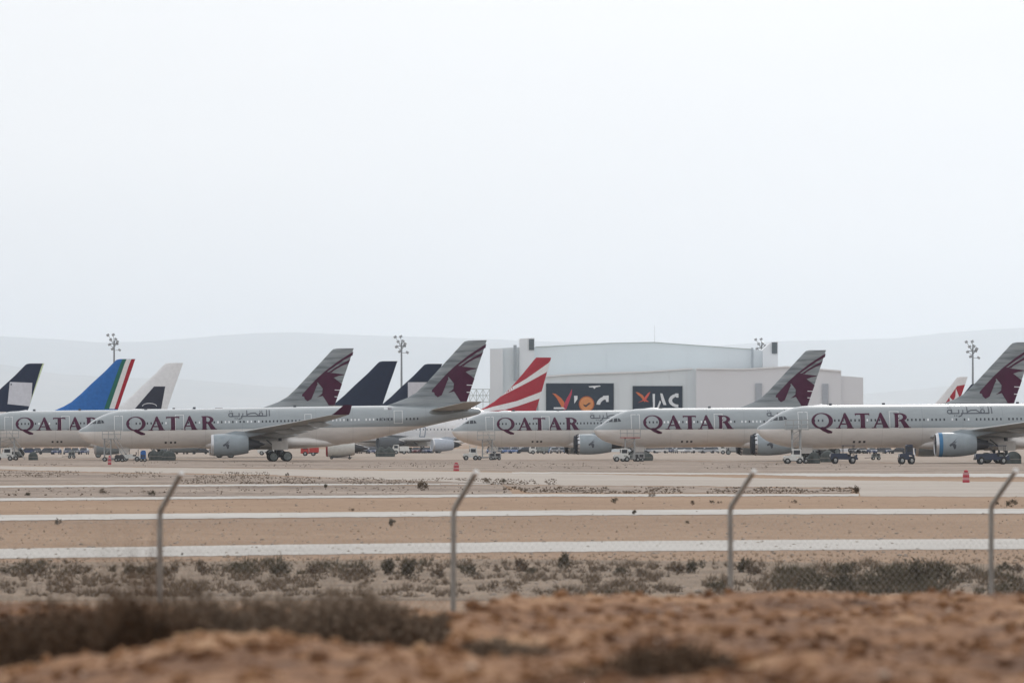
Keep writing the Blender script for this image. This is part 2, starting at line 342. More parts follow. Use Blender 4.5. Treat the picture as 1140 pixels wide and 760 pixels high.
near = [(432,640,14,18),(455,645,16,21),(397,643,30,14),(520,642,26,14),(484,644,22,13),(578,636,20,15),(592,640,14,10),(630,634,17,18),(666,637,16,8),
        (690,640,18,9),(715,640,14,8),(752,640,20,14),(775,638,22,15),(838,640,18,14),(828,637,12,16),(945,640,26,15),(985,656,60,28),(1018,654,64,32),(1045,650,40,24),
        (905,655,44,18),(1075,648,26,13),(1117,636,14,11),(1132,638,18,12),(880,654,30,14),(940,658,40,20),(350,642,26,14),(310,642,34,16),(270,640,30,14),(225,640,30,15),
        (190,642,24,14),(150,640,26,12),(90,640,30,12),(40,642,34,13),(10,640,26,11),(1135,660,40,16),(742,660,34,12),(690,664,36,12),(610,664,36,12),(560,660,40,14),(800,660,30,14)]
for i, (px, py, wd, hh) in enumerate(near):
    seg = sum(px > q for q in (179, 505, 809, 1100)); lo_, hi_ = [(-99, 179), (179, 505), (505, 809), (809, 1100), (1100, 2000)][seg]
    mates = sorted(q[0] for q in near if lo_ < q[0] <= hi_); ordn = ['first', 'second', 'third', 'fourth', 'fifth', 'sixth', 'seventh', 'eighth', 'ninth', 'tenth', 'eleventh', 'twelfth', 'thirteenth', 'fourteenth', 'fifteenth', 'sixteenth'][mates.index(px)]
    place_ = ['left of the first fence post', 'between first and second posts', 'between second and third posts', 'between third and fourth posts', 'right of the fourth fence post'][seg]
    w1 = 'big' if hh >= 20 else 'tall' if hh > wd else 'wide low' if wd > 2*hh else 'rounded'
    shrub('shrub', px, py, wd, hh, olive if (hh >= 16 or i % 3 == 0) else olive2, 200+i, '%s dusty shrub, %s from left in the scrub %s' % (w1, ordn, place_), group='shrubs in the scrub belt beyond the fence', n=520)
# dry bushes on the bank, close to the camera and out of focus
for i, (px, D, wd, yt, lb) in enumerate([
    (90,26,200,655,'big dark brown dry bush behind the left end of the dirt bank'),
    (150,25,80,640,'tallest dark brown dry bush, just left of the first fence post'),
    (15,28,200,650,'dark brown dry bush at the left edge of the picture'),
    (120,27.5,150,668,'dense dark dry bush low behind the left dirt bank'),
    (225,31,190,648,'grey brown dry bush just right of the first fence post'),
    (305,33,260,646,'wide grey brown dry bush midway between first and second fence posts'),
    (400,32,220,648,'dense grey brown dry bush left of the reddish far mound'),
    (470,33,130,668,'low grey dry bush beside the reddish soil left of the second post'),
    (330,27,200,678,'wide low brown dry bush on the back of the dirt bank'),
    (210,28,120,682,'small dry brown bush behind the dirt bank below the first post'),
    (570,24.5,200,698,'flat dry brush lying in the hollow below the second fence post'),
    (730,18.3,300,698,'dark brown dry brush at the bottom of the picture right of centre'),
    ]):
    s = F/D; x = (px-570)/s; z = float(bank_z(np.array([x]), np.array([D]))[0]); h = max(.1, HC-(yt-HZ)/s-z)*1.05; wdm = wd/s/2
    r = np.random.RandomState(300+i); root = empty('dry_bush', (x, D, z-.03), (0,0,0), lb, 'bush', 'dry bushes along the dirt bank')
    dk = i in (0, 1, 2, 3, 9, 11); mm_ = dry if dk else greytwig; hgt = lambda X_, Y_: h*(.78+.55*fbm(X_/wdm*2.2+i*7, Y_*2+i, 4))*(1-.45*((X_/wdm)**2+(Y_/min(wdm, .6))**2))
    n = 2600; a = r.rand(n)*6.28; q = np.sqrt(r.rand(n)); bx, by = np.cos(a)*q*wdm, np.sin(a)*q*min(wdm, .6); H_ = np.maximum(hgt(bx, by), .02)
    base = np.stack([bx*.85, by*.85, r.rand(n)*H_*.4], 1); d1 = np.stack([np.cos(a)*q*.3+r.randn(n)*.25, np.sin(a)*q*.3+r.randn(n)*.25, 1+0*a], 1); L = H_*(.4+.45*r.rand(n))
    tip = base+d1*L[:, None]; ph = r.rand(n)*3.14; sd2 = np.stack([np.cos(ph), np.sin(ph), 0*ph], 1)*.0032
    st_ = 70 if i != 1 else 170; tip[:st_] = base[:st_]+np.stack([r.randn(st_)*.12, r.randn(st_)*.12, H_[:st_]*(1.2+.7*r.rand(st_))*(1 if i != 1 else 1.25)], 1)
    V = np.stack([base-sd2, base+sd2, tip], 1).reshape(-1, 3); fast_mesh('twigs', V, np.arange(len(V)).reshape(-1, 3), mm_, parent=root)
    m2 = 4200; a = r.rand(m2)*6.28; q = np.sqrt(r.rand(m2)); bx, by = np.cos(a)*q*wdm, np.sin(a)*q*min(wdm, .6)
    c = np.stack([bx, by, np.maximum(hgt(bx, by), .02)*r.rand(m2)**.85], 1); dd = r.randn(m2, 3); dd /= np.linalg.norm(dd, axis=1)[:, None]; ee = np.cross(dd, r.randn(m2, 3)); ee /= np.linalg.norm(ee, axis=1)[:, None]
    V = np.stack([c-ee*.009, c+ee*.009, c+dd*.036], 1).reshape(-1, 3); fast_mesh('dry_leaves', V, np.arange(len(V)).reshape(-1, 3), mm_, parent=root)

# ------------------------------------------------------------------ chain-link fence
galv = mat('galvanised_steel', (.30, .31, .30), .5, .35, var=.15, scale=8)
wire_m = mat('fence_wire', (.5, .5, .49), .5, .5)
ft = math.tan(R(31)); fdir = Vector((math.cos(R(31)), math.sin(R(31)), 0)); fn = Vector((math.sin(R(31)), -math.cos(R(31)), 0))
def fpoint(px):
    u = (px-570)/F; D = 52/(1-ft*u); return Vector((u*D, D, .17))
p0 = fpoint(505); fence = empty('chain_link_fence', p0, (0, 0, R(31)), 'grey chain-link fence of steel posts with tops bent towards the camera', 'fence')
for k in range(-8, 12):
    P = p0+fdir*3.0*k; a = 3.0*k; b = MB(); lean = [.01,-.012,.006,-.004][k % 4]
    gx = P.x; gz = -.25
    pts = [(a-lean, 0, gz), (a, 0, 1.93), (a, 0, 2.01), (a+.012, -.03, 2.06), (a+.02, -.39, 2.345)]
    pts = [(a-lean, 0, gz), (a, 0, 1.98), (a, -.02, 2.03), (a, -.39, 2.345)]
    ring = []
    for j, q in enumerate(pts):
        q = Vector(q); r_ = .0245 if j < 3 else .023
        ax2 = Vector((0, 0, 1)) if j == 0 else None
        dvec = ((Vector(pts[min(j+1, 3)])-Vector(pts[max(j-1, 0)])).normalized()); e1 = Vector((1, 0, 0)); e2 = dvec.cross(e1).normalized()
        ring.append([q+e1*math.cos(t)*r_+e2*math.sin(t)*r_ for t in [2*math.pi*i/10 for i in range(10)]])
    b.loft(ring); b.build('post', galv, fence, True)
    c = MB(); c.bar(Vector(pts[3])-Vector((0, .001, -.001)), Vector(pts[3])+Vector((0, -.02, .016)), .027, 10); c.build('post_cap', mat('pale_cap', (.7, .7, .68), .5), fence)
V = []; Fc = []; L0, L1, H0, H1 = -24., 33., -.1, 1.93; W_ = .0012
pitch_ = .075; 
def wire(a, b, n_off):
    o = len(V); d = np.array([b[0]-a[0], b[1]-a[1]]); d /= np.hypot(*d); nrm = (-d[1]*W_, d[0]*W_)
    for (x, z) in (a, b): V.extend([(x+nrm[0], n_off, z+nrm[1]), (x-nrm[0], n_off, z-nrm[1]), (x, n_off+2*W_, z)])
    Fc.extend([(o, o+1, o+4, o+3), (o+1, o+2, o+5, o+4), (o+2, o, o+3, o+5)])
k = L0-(H1-H0)
while k < L1:
    a, b = max(k, L0), min(k+H1-H0, L1)
    if b > a: wire((a, H0+a-k), (b, H0+b-k), .03)
    k2 = k; a, b = max(k2, L0), min(k2+H1-H0, L1)
    if b > a: wire((a, H1-(a-k2)), (b, H1-(b-k2)), .034)
    k += pitch_
tag(fast_mesh('wire_mesh', V, Fc, wire_m, 'stuff', parent=fence))
b = MB()
for z in (.05, 1.0, 1.93): b.bar((L0, .028, z), (L1, .028, z), .0018, 5)
b.build('straining_wires', wire_m, fence)

# ================================================================== AIRLINERS
white_lo = (.72, .69, .66); grey_up = (.275, .31, .328)
def two_tone(name, up, lo, zs, rough=.32):
    m = bpy.data.materials.new(name); m.use_nodes = True; MATS[name] = m; n = m.node_tree.nodes; L = m.node_tree.links; b = n['Principled BSDF']
    b.inputs['Roughness'].default_value = rough; b.inputs['Coat Weight'].default_value = 1.; b.inputs['Coat Roughness'].default_value = .1
    t = n.new('ShaderNodeTexCoord'); sp = n.new('ShaderNodeSeparateXYZ'); L.new(t.outputs['Object'], sp.inputs[0])
    gt = n.new('ShaderNodeMath'); gt.operation = 'GREATER_THAN'; gt.inputs[1].default_value = zs; L.new(sp.outputs[2], gt.inputs[0])
    mx = n.new('ShaderNodeMix'); mx.data_type = 'RGBA'; mx.inputs[6].default_value = (*lo, 1); mx.inputs[7].default_value = (*up, 1); L.new(gt.outputs[0], mx.inputs[0])
    # dirt streaks running back and down the skin, and a faint frame joint every five metres or so
    mp = n.new('ShaderNodeMapping'); mp.inputs['Scale'].default_value = (.5, 1, 1.6); L.new(t.outputs['Object'], mp.inputs[0])
    ns = n.new('ShaderNodeTexNoise'); ns.inputs['Scale'].default_value = 1.1; ns.inputs['Detail'].default_value = 7; L.new(mp.outputs[0], ns.inputs['Vector'])
    mr = n.new('ShaderNodeMapRange'); mr.inputs[1].default_value = .3; mr.inputs[2].default_value = .72; mr.inputs[3].default_value = 1.03; mr.inputs[4].default_value = .9; L.new(ns.outputs[0], mr.inputs[0])
    md = n.new('ShaderNodeMath'); md.operation = 'PINGPONG'; md.inputs[1].default_value = 2.65; L.new(sp.outputs[0], md.inputs[0])
    lt = n.new('ShaderNodeMath'); lt.operation = 'LESS_THAN'; lt.inputs[1].default_value = .035; L.new(md.outputs[0], lt.inputs[0])
    sb = n.new('ShaderNodeMath'); sb.operation = 'MULTIPLY_ADD'; sb.inputs[1].default_value = -.13; L.new(lt.outputs[0], sb.inputs[0]); L.new(mr.outputs[0], sb.inputs[2])
    vm = n.new('ShaderNodeVectorMath'); vm.operation = 'SCALE'; L.new(mx.outputs[2], vm.inputs[0]); L.new(sb.outputs[0], vm.inputs['Scale']); L.new(vm.outputs[0], b.inputs['Base Color'])
    return m
ZS = 4.72
skin = two_tone('grey_and_white_skin', grey_up, white_lo, ZS)
skin_w = two_tone('white_skin', (.86, .87, .89), (.84, .84, .84), 4.2)
maroon = mat('maroon_paint', (.058, .0015, .028), .35, var=.12, scale=1)
arab = mat('grey_lettering', (.08, .088, .105), .4)
finm = ramp_mat('streaked_grey_fin', [(.55, 1.0)], [(.38, (.135, .155, .17)), (.46, (.215, .24, .255)), (.54, (.27, .295, .31)), (.64, (.315, .345, .36))], rough=.4, bump=.0, stretch=(.2, 1, 2.2))
winggrey = mat('wing_grey', (.36, .37, .37), .45, var=.12, scale=.8)
wingdark = mat('wing_underside', (.27, .265, .26), .5, var=.15, scale=.8)
nac = mat('nacelle_grey', (.30, .345, .375), .35, var=.08, scale=1.2)
lip = mat('bare_metal_lip', (.62, .63, .65), .3, .6)
darkm = mat('dark_metal', (.055, .055, .06), .5, .4)
cover = mat('intake_cover', (.035, .04, .05), .8)
bluec = mat('blue_cover', (.06, .19, .36), .6)
tyre = mat('tyre_rubber', (.035, .035, .036), .85)
hubc = mat('wheel_cover', (.22, .24, .235), .8, var=.25, scale=3)
tarp = mat('grey_tarpaulin', (.075, .085, .082), .85, var=.3, scale=1.5, bump=.5)
doorline = mat('white_outline', (.72, .73, .73), .4)
darkglass = mat('dark_glass', (.02, .025, .035), .12)
wcover = mat('window_cover', (.78, .80, .82), .4)

RX = 2.82; ZC = 4.97
FUS = [(0,4.76,4.60,.08),(.10,4.98,4.28,.36),(.3,5.14,3.98,.62),(.65,5.32,3.64,.95),(1.1,5.54,3.32,1.26),(1.5,5.86,3.12,1.5),(1.9,6.18,2.95,1.72),(2.5,6.56,2.74,1.98),(3.4,7.02,2.49,2.25),(4.6,7.45,2.28,2.5),(6.0,7.70,2.18,2.68),(7.8,7.78,2.15,2.78),(9.6,7.79,2.15,2.82),(20,7.79,2.15,2.82),(36,7.79,2.15,2.82),(39,7.79,2.35,2.79),(42,7.78,2.85,2.66),(45,7.75,3.48,2.43),(48,7.70,4.15,2.10),(51,7.62,4.82,1.68),(54,7.48,5.45,1.18),(56.3,7.30,5.90,.75),(57.7,7.10,6.25,.38),(58.1,6.95,6.5,.15)]
def interp_fus(fus, x):
    for i in range(len(fus)-1):
        if fus[i][0] <= x <= fus[i+1][0] or i == len(fus)-2:
            t = (x-fus[i][0])/(fus[i+1][0]-fus[i][0]); t = max(0, min(1, t)); a, b = fus[i], fus[i+1]
            return [a[k]+(b[k]-a[k])*t for k in (1, 2, 3)]
def side_y(fus, x, z, off=.015):
    zt, zb, ry = interp_fus(fus, x); zc = (zt+zb)/2; rz = (zt-zb)/2; q = max(-1, min(1, (z-zc)/rz)); return -ry*math.sqrt(max(0, 1-q*q))-off
def stretch_fus(fus, s1, s2):
    return [(x+(s1 if x > 12 else 0)+(s2 if x > 34 else 0), a, b, c) for x, a, b, c in fus]

def project_polys(name, polys, yf, m, parent, step=.45, xstep=None, dx=0.):
    """flat outlines in (x, z) wrapped onto a curved side: cut along every half metre so that they follow it"""
    bm = bmesh.new(); offs = {}
    lay = bm.verts.layers.float.new('o')
    for i, P in enumerate(polys):
        vs = [bm.verts.new((x, 0, z)) for x, z in P]
        for v in vs: v[lay] = i
        try: f = bm.faces.new(vs)
        except ValueError: continue
    bmesh.ops.triangulate(bm, faces=bm.faces[:])
    zs = [v.co.z for v in bm.verts]; z = math.floor(min(zs)/step)*step
    while z < max(zs):
        bmesh.ops.bisect_plane(bm, geom=bm.verts[:]+bm.edges[:]+bm.faces[:], plane_co=(0,0,z), plane_no=(0,0,1), dist=1e-5); z += step
    if xstep:
        xs_ = [v.co.x for v in bm.verts]; x = math.floor(min(xs_)/xstep)*xstep
        while x < max(xs_):
            bmesh.ops.bisect_plane(bm, geom=bm.verts[:]+bm.edges[:]+bm.faces[:], plane_co=(x,0,0), plane_no=(1,0,0), dist=1e-5); x += xstep
    for v in bm.verts: v.co.y = yf(v.co.x, v.co.z)-.0006*(v[lay] % 9); v.co.x += dx
    bmesh.ops.recalc_face_normals(bm, faces=bm.faces)
    for f in bm.faces:
        if f.normal.y > 0: f.normal_flip()
    me = bpy.data.meshes.new(name); bm.to_mesh(me); bm.free(); me.materials.append(m)
    o = bpy.data.objects.new(name, me); COL.objects.link(o); o.parent = parent; return o

# lettering, drawn in the pixels of the photograph's second airliner and turned into metres
def m2(p): return ((p[0]-88)/7.73, ZS+(476.2-p[1])/7.73)
def ell(cx, cy, rx, ry, n=28, a0=0, a1=2*math.pi): return [(cx+rx*math.cos(a0+(a1-a0)*k/n), cy+ry*math.sin(a0+(a1-a0)*k/n)) for k in range(n+(0 if a1-a0 > 6.28 else 1))]
def ringp(o, i, closed=True):
    n = len(o); return [[o[k], o[(k+1) % n], i[(k+1) % n], i[k]] for k in range(n if closed else n-1)]
def letterA(d): 
    return [[(x+d, y) for x, y in P] for P in [[(167.4,476),(169.2,476),(174.9,464.2),(173.9,462)], [(173.2,462.6),(174.6,460.4),(175.9,460.4),(183.2,476),(177.6,476)], [(171.2,470.9),(175.6,470.9),(176.4,472.3),(170.5,472.3)], [(165.8,475.2),(170.8,475.2),(170.8,476.15),(165.8,476.15)], [(176.8,475.3),(183.8,475.3),(183.8,476.15),(176.8,476.15)]]]
QAT = ringp(ell(151.9,468.3,10.9,8.1), ell(151.3,468.0,7.3,6.9)) + [[(147.5,475.2),(152.5,474.2),(156.5,476.6),(162.2,479.2),(161.5,480.9),(157.5,480.9),(152.5,478.6)]]
QAT += letterA(0) + [[(185.3,461.0),(200.2,461.0),(199.9,463.8),(198.9,462.4),(186.6,462.4),(185.6,463.8)], [(190.8,462.3),(195.4,462.3),(195.4,476),(190.8,476)], [(189.8,475.3),(196.4,475.3),(196.4,476.15),(189.8,476.15)]]
QAT += letterA(36.3) + [[(225.6,461),(230.1,461),(230.1,476),(225.6,476)], [(224.6,461),(226,461),(226,462),(224.6,462)], [(224.6,475.3),(231,475.3),(231,476.15),(224.6,476.15)]]
QAT += ringp(ell(229.8,465.2,8.3,4.3,14,-math.pi/2,math.pi/2), ell(229.8,465.0,4.2,2.9,14,-math.pi/2,math.pi/2), False) + [[(230.8,468.6),(235.3,468.2),(241,476),(235,476)], [(234.6,475.3),(241.8,475.3),(241.8,476.15),(234.6,476.15)]]
QAT = [[m2(p) for p in P] for P in QAT]
def stroke(pts, wd):
    o = []
    for a, b in zip(pts[:-1], pts[1:]):
        d = Vector((b[0]-a[0], b[1]-a[1])).normalized(); nx, ny = -d.y*wd/2, d.x*wd/2; e = d*wd*.35
        o.append([(a[0]+nx-e.x, a[1]+ny-e.y), (b[0]+nx+e.x, b[1]+ny+e.y), (b[0]-nx+e.x, b[1]-ny+e.y), (a[0]-nx-e.x, a[1]-ny-e.y)])
    return o
ARB = []
for S_ in [[(300.2,455.6),(300.2,461.9)], [(297.2,455.6),(297.2,461.9),(291,461.9)], ell(290.9,459.9,1.9,1.9,10)+[(292.8,459.9)], [(291,461.9),(268.9,461.9)], [(275.2,455.6),(275.2,461.9)], [(275.6,460.5),(279,458.8),(284.5,458.6),(288.5,461.6)],
           [(270.9,458.8),(270.6,461.5),(268.6,464.3),(266.2,465.2)], [(266.6,458.6),(266.6,461.9),(258.8,461.9)], ell(257.2,460.2,2.2,1.9,10)+[(259.4,460.2)], [(259.4,458.0),(259.4,461.9)]]: ARB += stroke(S_, 1.12)
for (x, y) in [(289.8,456.3),(292,456.3),(256.2,456.2),(258.4,456.2),(262,464.2),(264.2,464.2)]: ARB.append([(x-.55,y-.55),(x+.55,y-.55),(x+.55,y+.55),(x-.55,y+.55)])
ARB = [[m2(p) for p in P] for P in ARB]

# fin outline in local metres: (z, leading edge x, trailing edge x)
FIN = [(7.35,43.0,55.9),(7.8,44.6,56.0),(8.2,45.8,56.12),(8.85,47.55,56.35),(9.6,48.85,56.6),(10.96,50.3,57.05),(12.7,51.95,57.65),(14.8,53.95,58.4),(16.6,55.65,59.0),(16.85,55.95,59.1),(16.97,56.5,59.16)]
def fin_y(fin, x, z, off=.02):
    zz = [f[0] for f in fin]; le = np.interp(z, zz, [f[1] for f in fin]); te = np.interp(z, zz, [f[2] for f in fin]); c = te-le; u = max(0, min(1, (x-le)/c))
    return -(.5*.105*c*(2.6*math.sqrt(u)*(1-u)+.35*u*(1-u)+.015))-off if c > 0 else -off
def fin_mesh(fin, m, parent, dx):
    b = MB(); secs = []
    for z, le, te in fin:
        us = [0, .02, .08, .2, .35, .55, .75, .9, 1]; c = te-le
        p = [(le+u*c+dx, fin_y(fin, le+u*c, z, 0), z) for u in us]; q = [(x, -y, zz) for x, y, zz in p[::-1][:-1]]; secs.append(p+q)
    b.loft(secs); return b.build('tail_fin', m, parent, True)
# antelope head emblem, in the pixels of the second airliner's fin at nine and a half times
def z6(p): return m2p((430+p[0]/9.5, 370+p[1]/9.5))
def m2p(p):     # like m2, with the nose-down pitch of that airliner taken out
    X, Z = (p[0]-88)/7.73, (513.6-p[1])/7.73; c, s = math.cos(R(1.0)), math.sin(R(1.0)); x, z = X-28.85, Z
    return (28.85+x*c+z*s, -x*s+z*c)
ORYX = [[(735,352),(640,440),(560,528),(487,610),(485,630),(512,634),(515,658),(548,686),(592,662),(622,590),(648,520),(664,492),(652,476),(676,468),(704,412),(706,462),(728,440),(748,512),(738,560),(716,596),(690,618),(658,640),(722,624),(760,680),(792,732),(858,730),(885,640),(905,572),(942,486),(846,416),(900,396),(958,386),(968,377),(815,366),(800,350)],
        [(735,352),(880,238),(1000,160),(1066,118),(1060,160),(960,215),(860,285),(765,352)], [(790,352),(880,290),(1035,203),(1018,245),(930,285),(850,332),(822,358)]]
ORYX = [[z6(p) for p in P] for P in ORYX]
DASH = [[z6(p) for p in P] for P in [[(858,551),(922,553),(920,561),(858,559)], [(858,628),(900,629),(899,637),(858,636)]]]

def airfoil(x, y, z, c, t, vertical=False):
    us = [0, .01, .05, .15, .3, .5, .7, .88, 1]; up = []; lo = []
    for u in us:
        h = t*c*(1.45*math.sqrt(u)-.63*u-1.75*u**2+1.4*u**3-.47*u**4)*1.35; up.append((x+u*c, y, z+h*.62-.00*u)); lo.append((x+u*c, y, z-h*.5+.02*c*u))
    return up+lo[::-1][1:-1]
def wing(side, kind, parent, dx, s=1., under=None):
    b = MB(); S = [(1.0,18.4,11.9,3.3,.14),(2.8,19.5,10.6,3.55,.135),(6,21.4,8.8,3.95,.12),(9.4,23.6,7.2,4.36,.11),(15,26.9,5.7,4.9,.105),(21,30.4,4.4,5.5,.1),(26,33.35,3.3,6.05,.1),(29.4,35.3,2.5,6.42,.1)]
    b.loft([airfoil((x+ (kind if x > 12 else 0))*1+dx, side*y, z, c, t) for y, x, c, z, t in S]); o = b.build('wing', winggrey, parent, True)
    for yy, L_ in ((7.6, 4.3), (12.2, 4.0), (16.8, 3.4), (21.5, 2.8)):     # flap track fairings under the wing
        ch = np.interp(yy, [q[0] for q in S], [q[1]+q[2] for q in S])+kind; zz = np.interp(yy, [q[0] for q in S], [q[3] for q in S])-.12
        f = MB(); f.loft([[(ch-L_+L_*1.25*t+dx, side*yy+r*.28*math.cos(a), zz-.22-.1*t+r*.42*math.sin(a)) for a in [k*math.pi/4 for k in range(8)]] for t, r in ((0,.05),(.15,.6),(.4,1),(.7,.85),(1,.06))]); f.build('flap_fairing', winggrey, o, True)
    return o
def winglet(side, kind, parent, dx, m):
    b = MB(); x0 = kind+dx
    b.loft([[(x0+x-0, side*(y+tt), z) for x, tt in ((le, 0), (le+.3*c, .05), (te, 0), (le+.3*c, -.05))] for (y, z, le, te, c) in ((29.4, 6.42, 35.35, 37.8, 2.4), (29.6, 6.75, 35.85, 37.95, 2), (29.85, 7.5, 36.75, 38.15, 1.3), (29.95, 7.78, 37.1, 38.2, 1))]); return b.build('winglet', m, parent)
NAC = [(0,1.40),(.08,1.47),(.35,1.54),(1.0,1.585),(2.2,1.59),(3.4,1.52),(4.6,1.36),(5.3,1.22)]
def engine(x, y, z, parent, scale=1., m=None, intake=None, ring=None, emblem=True, lipc=None):
    m = m or nac; k = 28; an = [2*math.pi*i/k for i in range(k)]; yo = y
    def rg(dx_, r): return [(x+dx_*scale, y+r*scale*math.cos(a), z+r*scale*math.sin(a)) for a in an]
    b = MB(); b.loft([rg(a, r) for a, r in NAC[2:]], cap=False); b.loft([rg(5.3, 1.22), rg(5.1, 1.12), rg(4.6, 1.1)], cap=False); n_ = b.build('engine', m, parent, True)
    b = MB(); b.loft([rg(.35, 1.541), rg(.08, 1.475), rg(0, 1.40), rg(.06, 1.32), rg(.5, 1.27)], cap=False); b.build('intake_lip', lipc or lip, n_, True)
    b = MB(); b.loft([rg(.12, .001), rg(.12, 1.30)], cap=False); b.build('intake_cover', intake or cover, n_)
    if intake is cover:
        b = MB(); b.loft([rg(-.5, .9), rg(-.48, 1.36), rg(.02, 1.38), rg(.1, 1.3)]); b.build('intake_plug', cover, n_, True)
        for q_ in range(14):
            a_ = 2*math.pi*q_/14; b = MB(); b.bar((x-.2, y+1.42*math.cos(a_), z+1.42*math.sin(a_)), (x+.25, y+1.57*math.cos(a_), z+1.57*math.sin(a_)), .09, 4); b.build('cover_strap', cover, n_)
    b = MB(); b.loft([rg(4.55, .98), rg(5.3, .86), rg(6.3, .62), rg(6.9, .5)], cap=True); b.loft([rg(6.85, .34), rg(7.3, .2), rg(7.7, .03)]); b.build('core_nozzle', darkm, n_, True)
    b = MB(); b.loft([[(x+px_*scale, y+w_, z+pz*scale) for px_, pz, w_ in s_] for s_ in ([(1.6,1.5,-.12),(1.6,1.5,.12),(5.2,1.0,.14),(5.2,1.0,-.14)], [(3.4,1.95,-.10),(3.4,1.95,.10),(8.2,1.62,.1),(8.2,1.62,-.1)])]); b.build('pylon', m, n_)
    if ring:
        b = MB(); b.loft([rg(.36, 1.552), rg(.85, 1.592)], cap=False); b.build('blue_band', ring, n_, True)
    if emblem:
        E = [[(-.55,.0),(-.1,.28),(.05,.12),(-.1,-.1),(-.45,-.25)], [(-.12,.28),(.45,.78),(.62,.95),(.3,.55),(.1,.2)], [(-.12,-.1),(.1,.22),(.42,-.02),(.35,-.5),(.12,-.62),(.0,-.3)], [(.15,.3),(.55,.52),(.45,.42),(.25,.15)]]
        cx = x+2.15*scale
        def ny(xx, zz):
            r = np.interp((xx-x)/scale, [q[0] for q in NAC], [q[1] for q in NAC])*scale; return y-math.sqrt(max(.01, r*r-(zz-z)**2))-.012
        project_polys('emblem', [[(cx+a*.95, z+c*.95) for a, c in P] for P in E], ny, arab, n_, .3)
    return n_
def wheel_mb(x, y, z, r, wd):
    b = MB(); n = 20; prof = [(-wd/2, r*.55), (-wd/2, r*.9), (-wd*.36, r), (wd*.36, r), (wd/2, r*.9), (wd/2, r*.55)]
    b.loft([[(x+q*math.cos(2*math.pi*k/n), y+p, z+q*math.sin(2*math.pi*k/n)) for k in range(n)] for p, q in prof], cap=True); return b
def wheel(x, y, z, r, wd, parent, disc=None):
    w_ = wheel_mb(x, y, z, r, wd).build('wheel', tyre, parent, True); b = MB(); n = 16
    for s in (-1, 1): b.loft([[(x+q*math.cos(2*math.pi*k/n), y+s*p, z+q*math.sin(2*math.pi*k/n)) for k in range(n)] for p, q in ((wd/2-.01, r*.78), (wd/2+.03, r*.72), (wd/2+.05, r*.3))])
    b.build('wheel_cover', disc or hubc, w_, True); return w_
def gear_main(x, y, parent, nw=2):
    b = MB(); b.bar((x, y, .75), (x, y*.93, 3.4), .2, 8, .26); b.bar((x-1.0*(nw-1)-.1, y, .74), (x+1.0*(nw-1)+.1, y, .74), .13, 8); b.bar((x, y, 1.4), (x-1.9, y*.7, 3.1), .09, 6); b.bar((x, y, 1.5), (x+.3, y*.4, 3.0), .09, 6)
    g_ = b.build('landing_gear', darkm, parent)
    for k in range(nw):
        for s in (-.7, .7): 
            cx = x+(k-(nw-1)/2)*1.98; wheel(cx, y+s, .7, .7, .5, g_)
    d = MB(); d.box((x-1.2, y-.06-.75*np.sign(y)*-1, 1.65), (x+1.1, y+.02-.75*np.sign(y)*-1, 2.9)); d.build('gear_door', mat('gear_door_white', (.6, .58, .55), .4), g_)
    return g_
def gear_nose(x, z0, parent):
    b = MB(); b.bar((x, 0, z0+.5), (x+.25, 0, 2.5), .13, 8, .16); b.bar((x, 0, z0+1.1), (x-1.2, 0, 2.4), .07, 6); b.bar((x, -.4, z0+.52), (x, .4, z0+.52), .07, 6); g_ = b.build('nose_gear', darkm, parent)
    for s in (-.36, .36): wheel(x, s, z0+.52, .52, .34, g_)
    for s in (-.75, .75):
        d = MB(); d.box((x-.9, s-.03, 1.5), (x+.5, s+.03, 2.5)); d.build('gear_door', mat('gear_door_white', (.6, .58, .55), .4), g_)
    return g_
def doorframe(x0, x1, z0, z1, t=.1):
    return [[(x0,z0),(x0+t,z0),(x0+t,z1),(x0,z1)], [(x1-t,z0),(x1,z0),(x1,z1),(x1-t,z1)], [(x0+t,z0),(x1-t,z0),(x1-t,z0+t),(x0+t,z0+t)], [(x0+t,z1-t),(x1-t,z1-t),(x1-t,z1),(x0+t,z1)]]

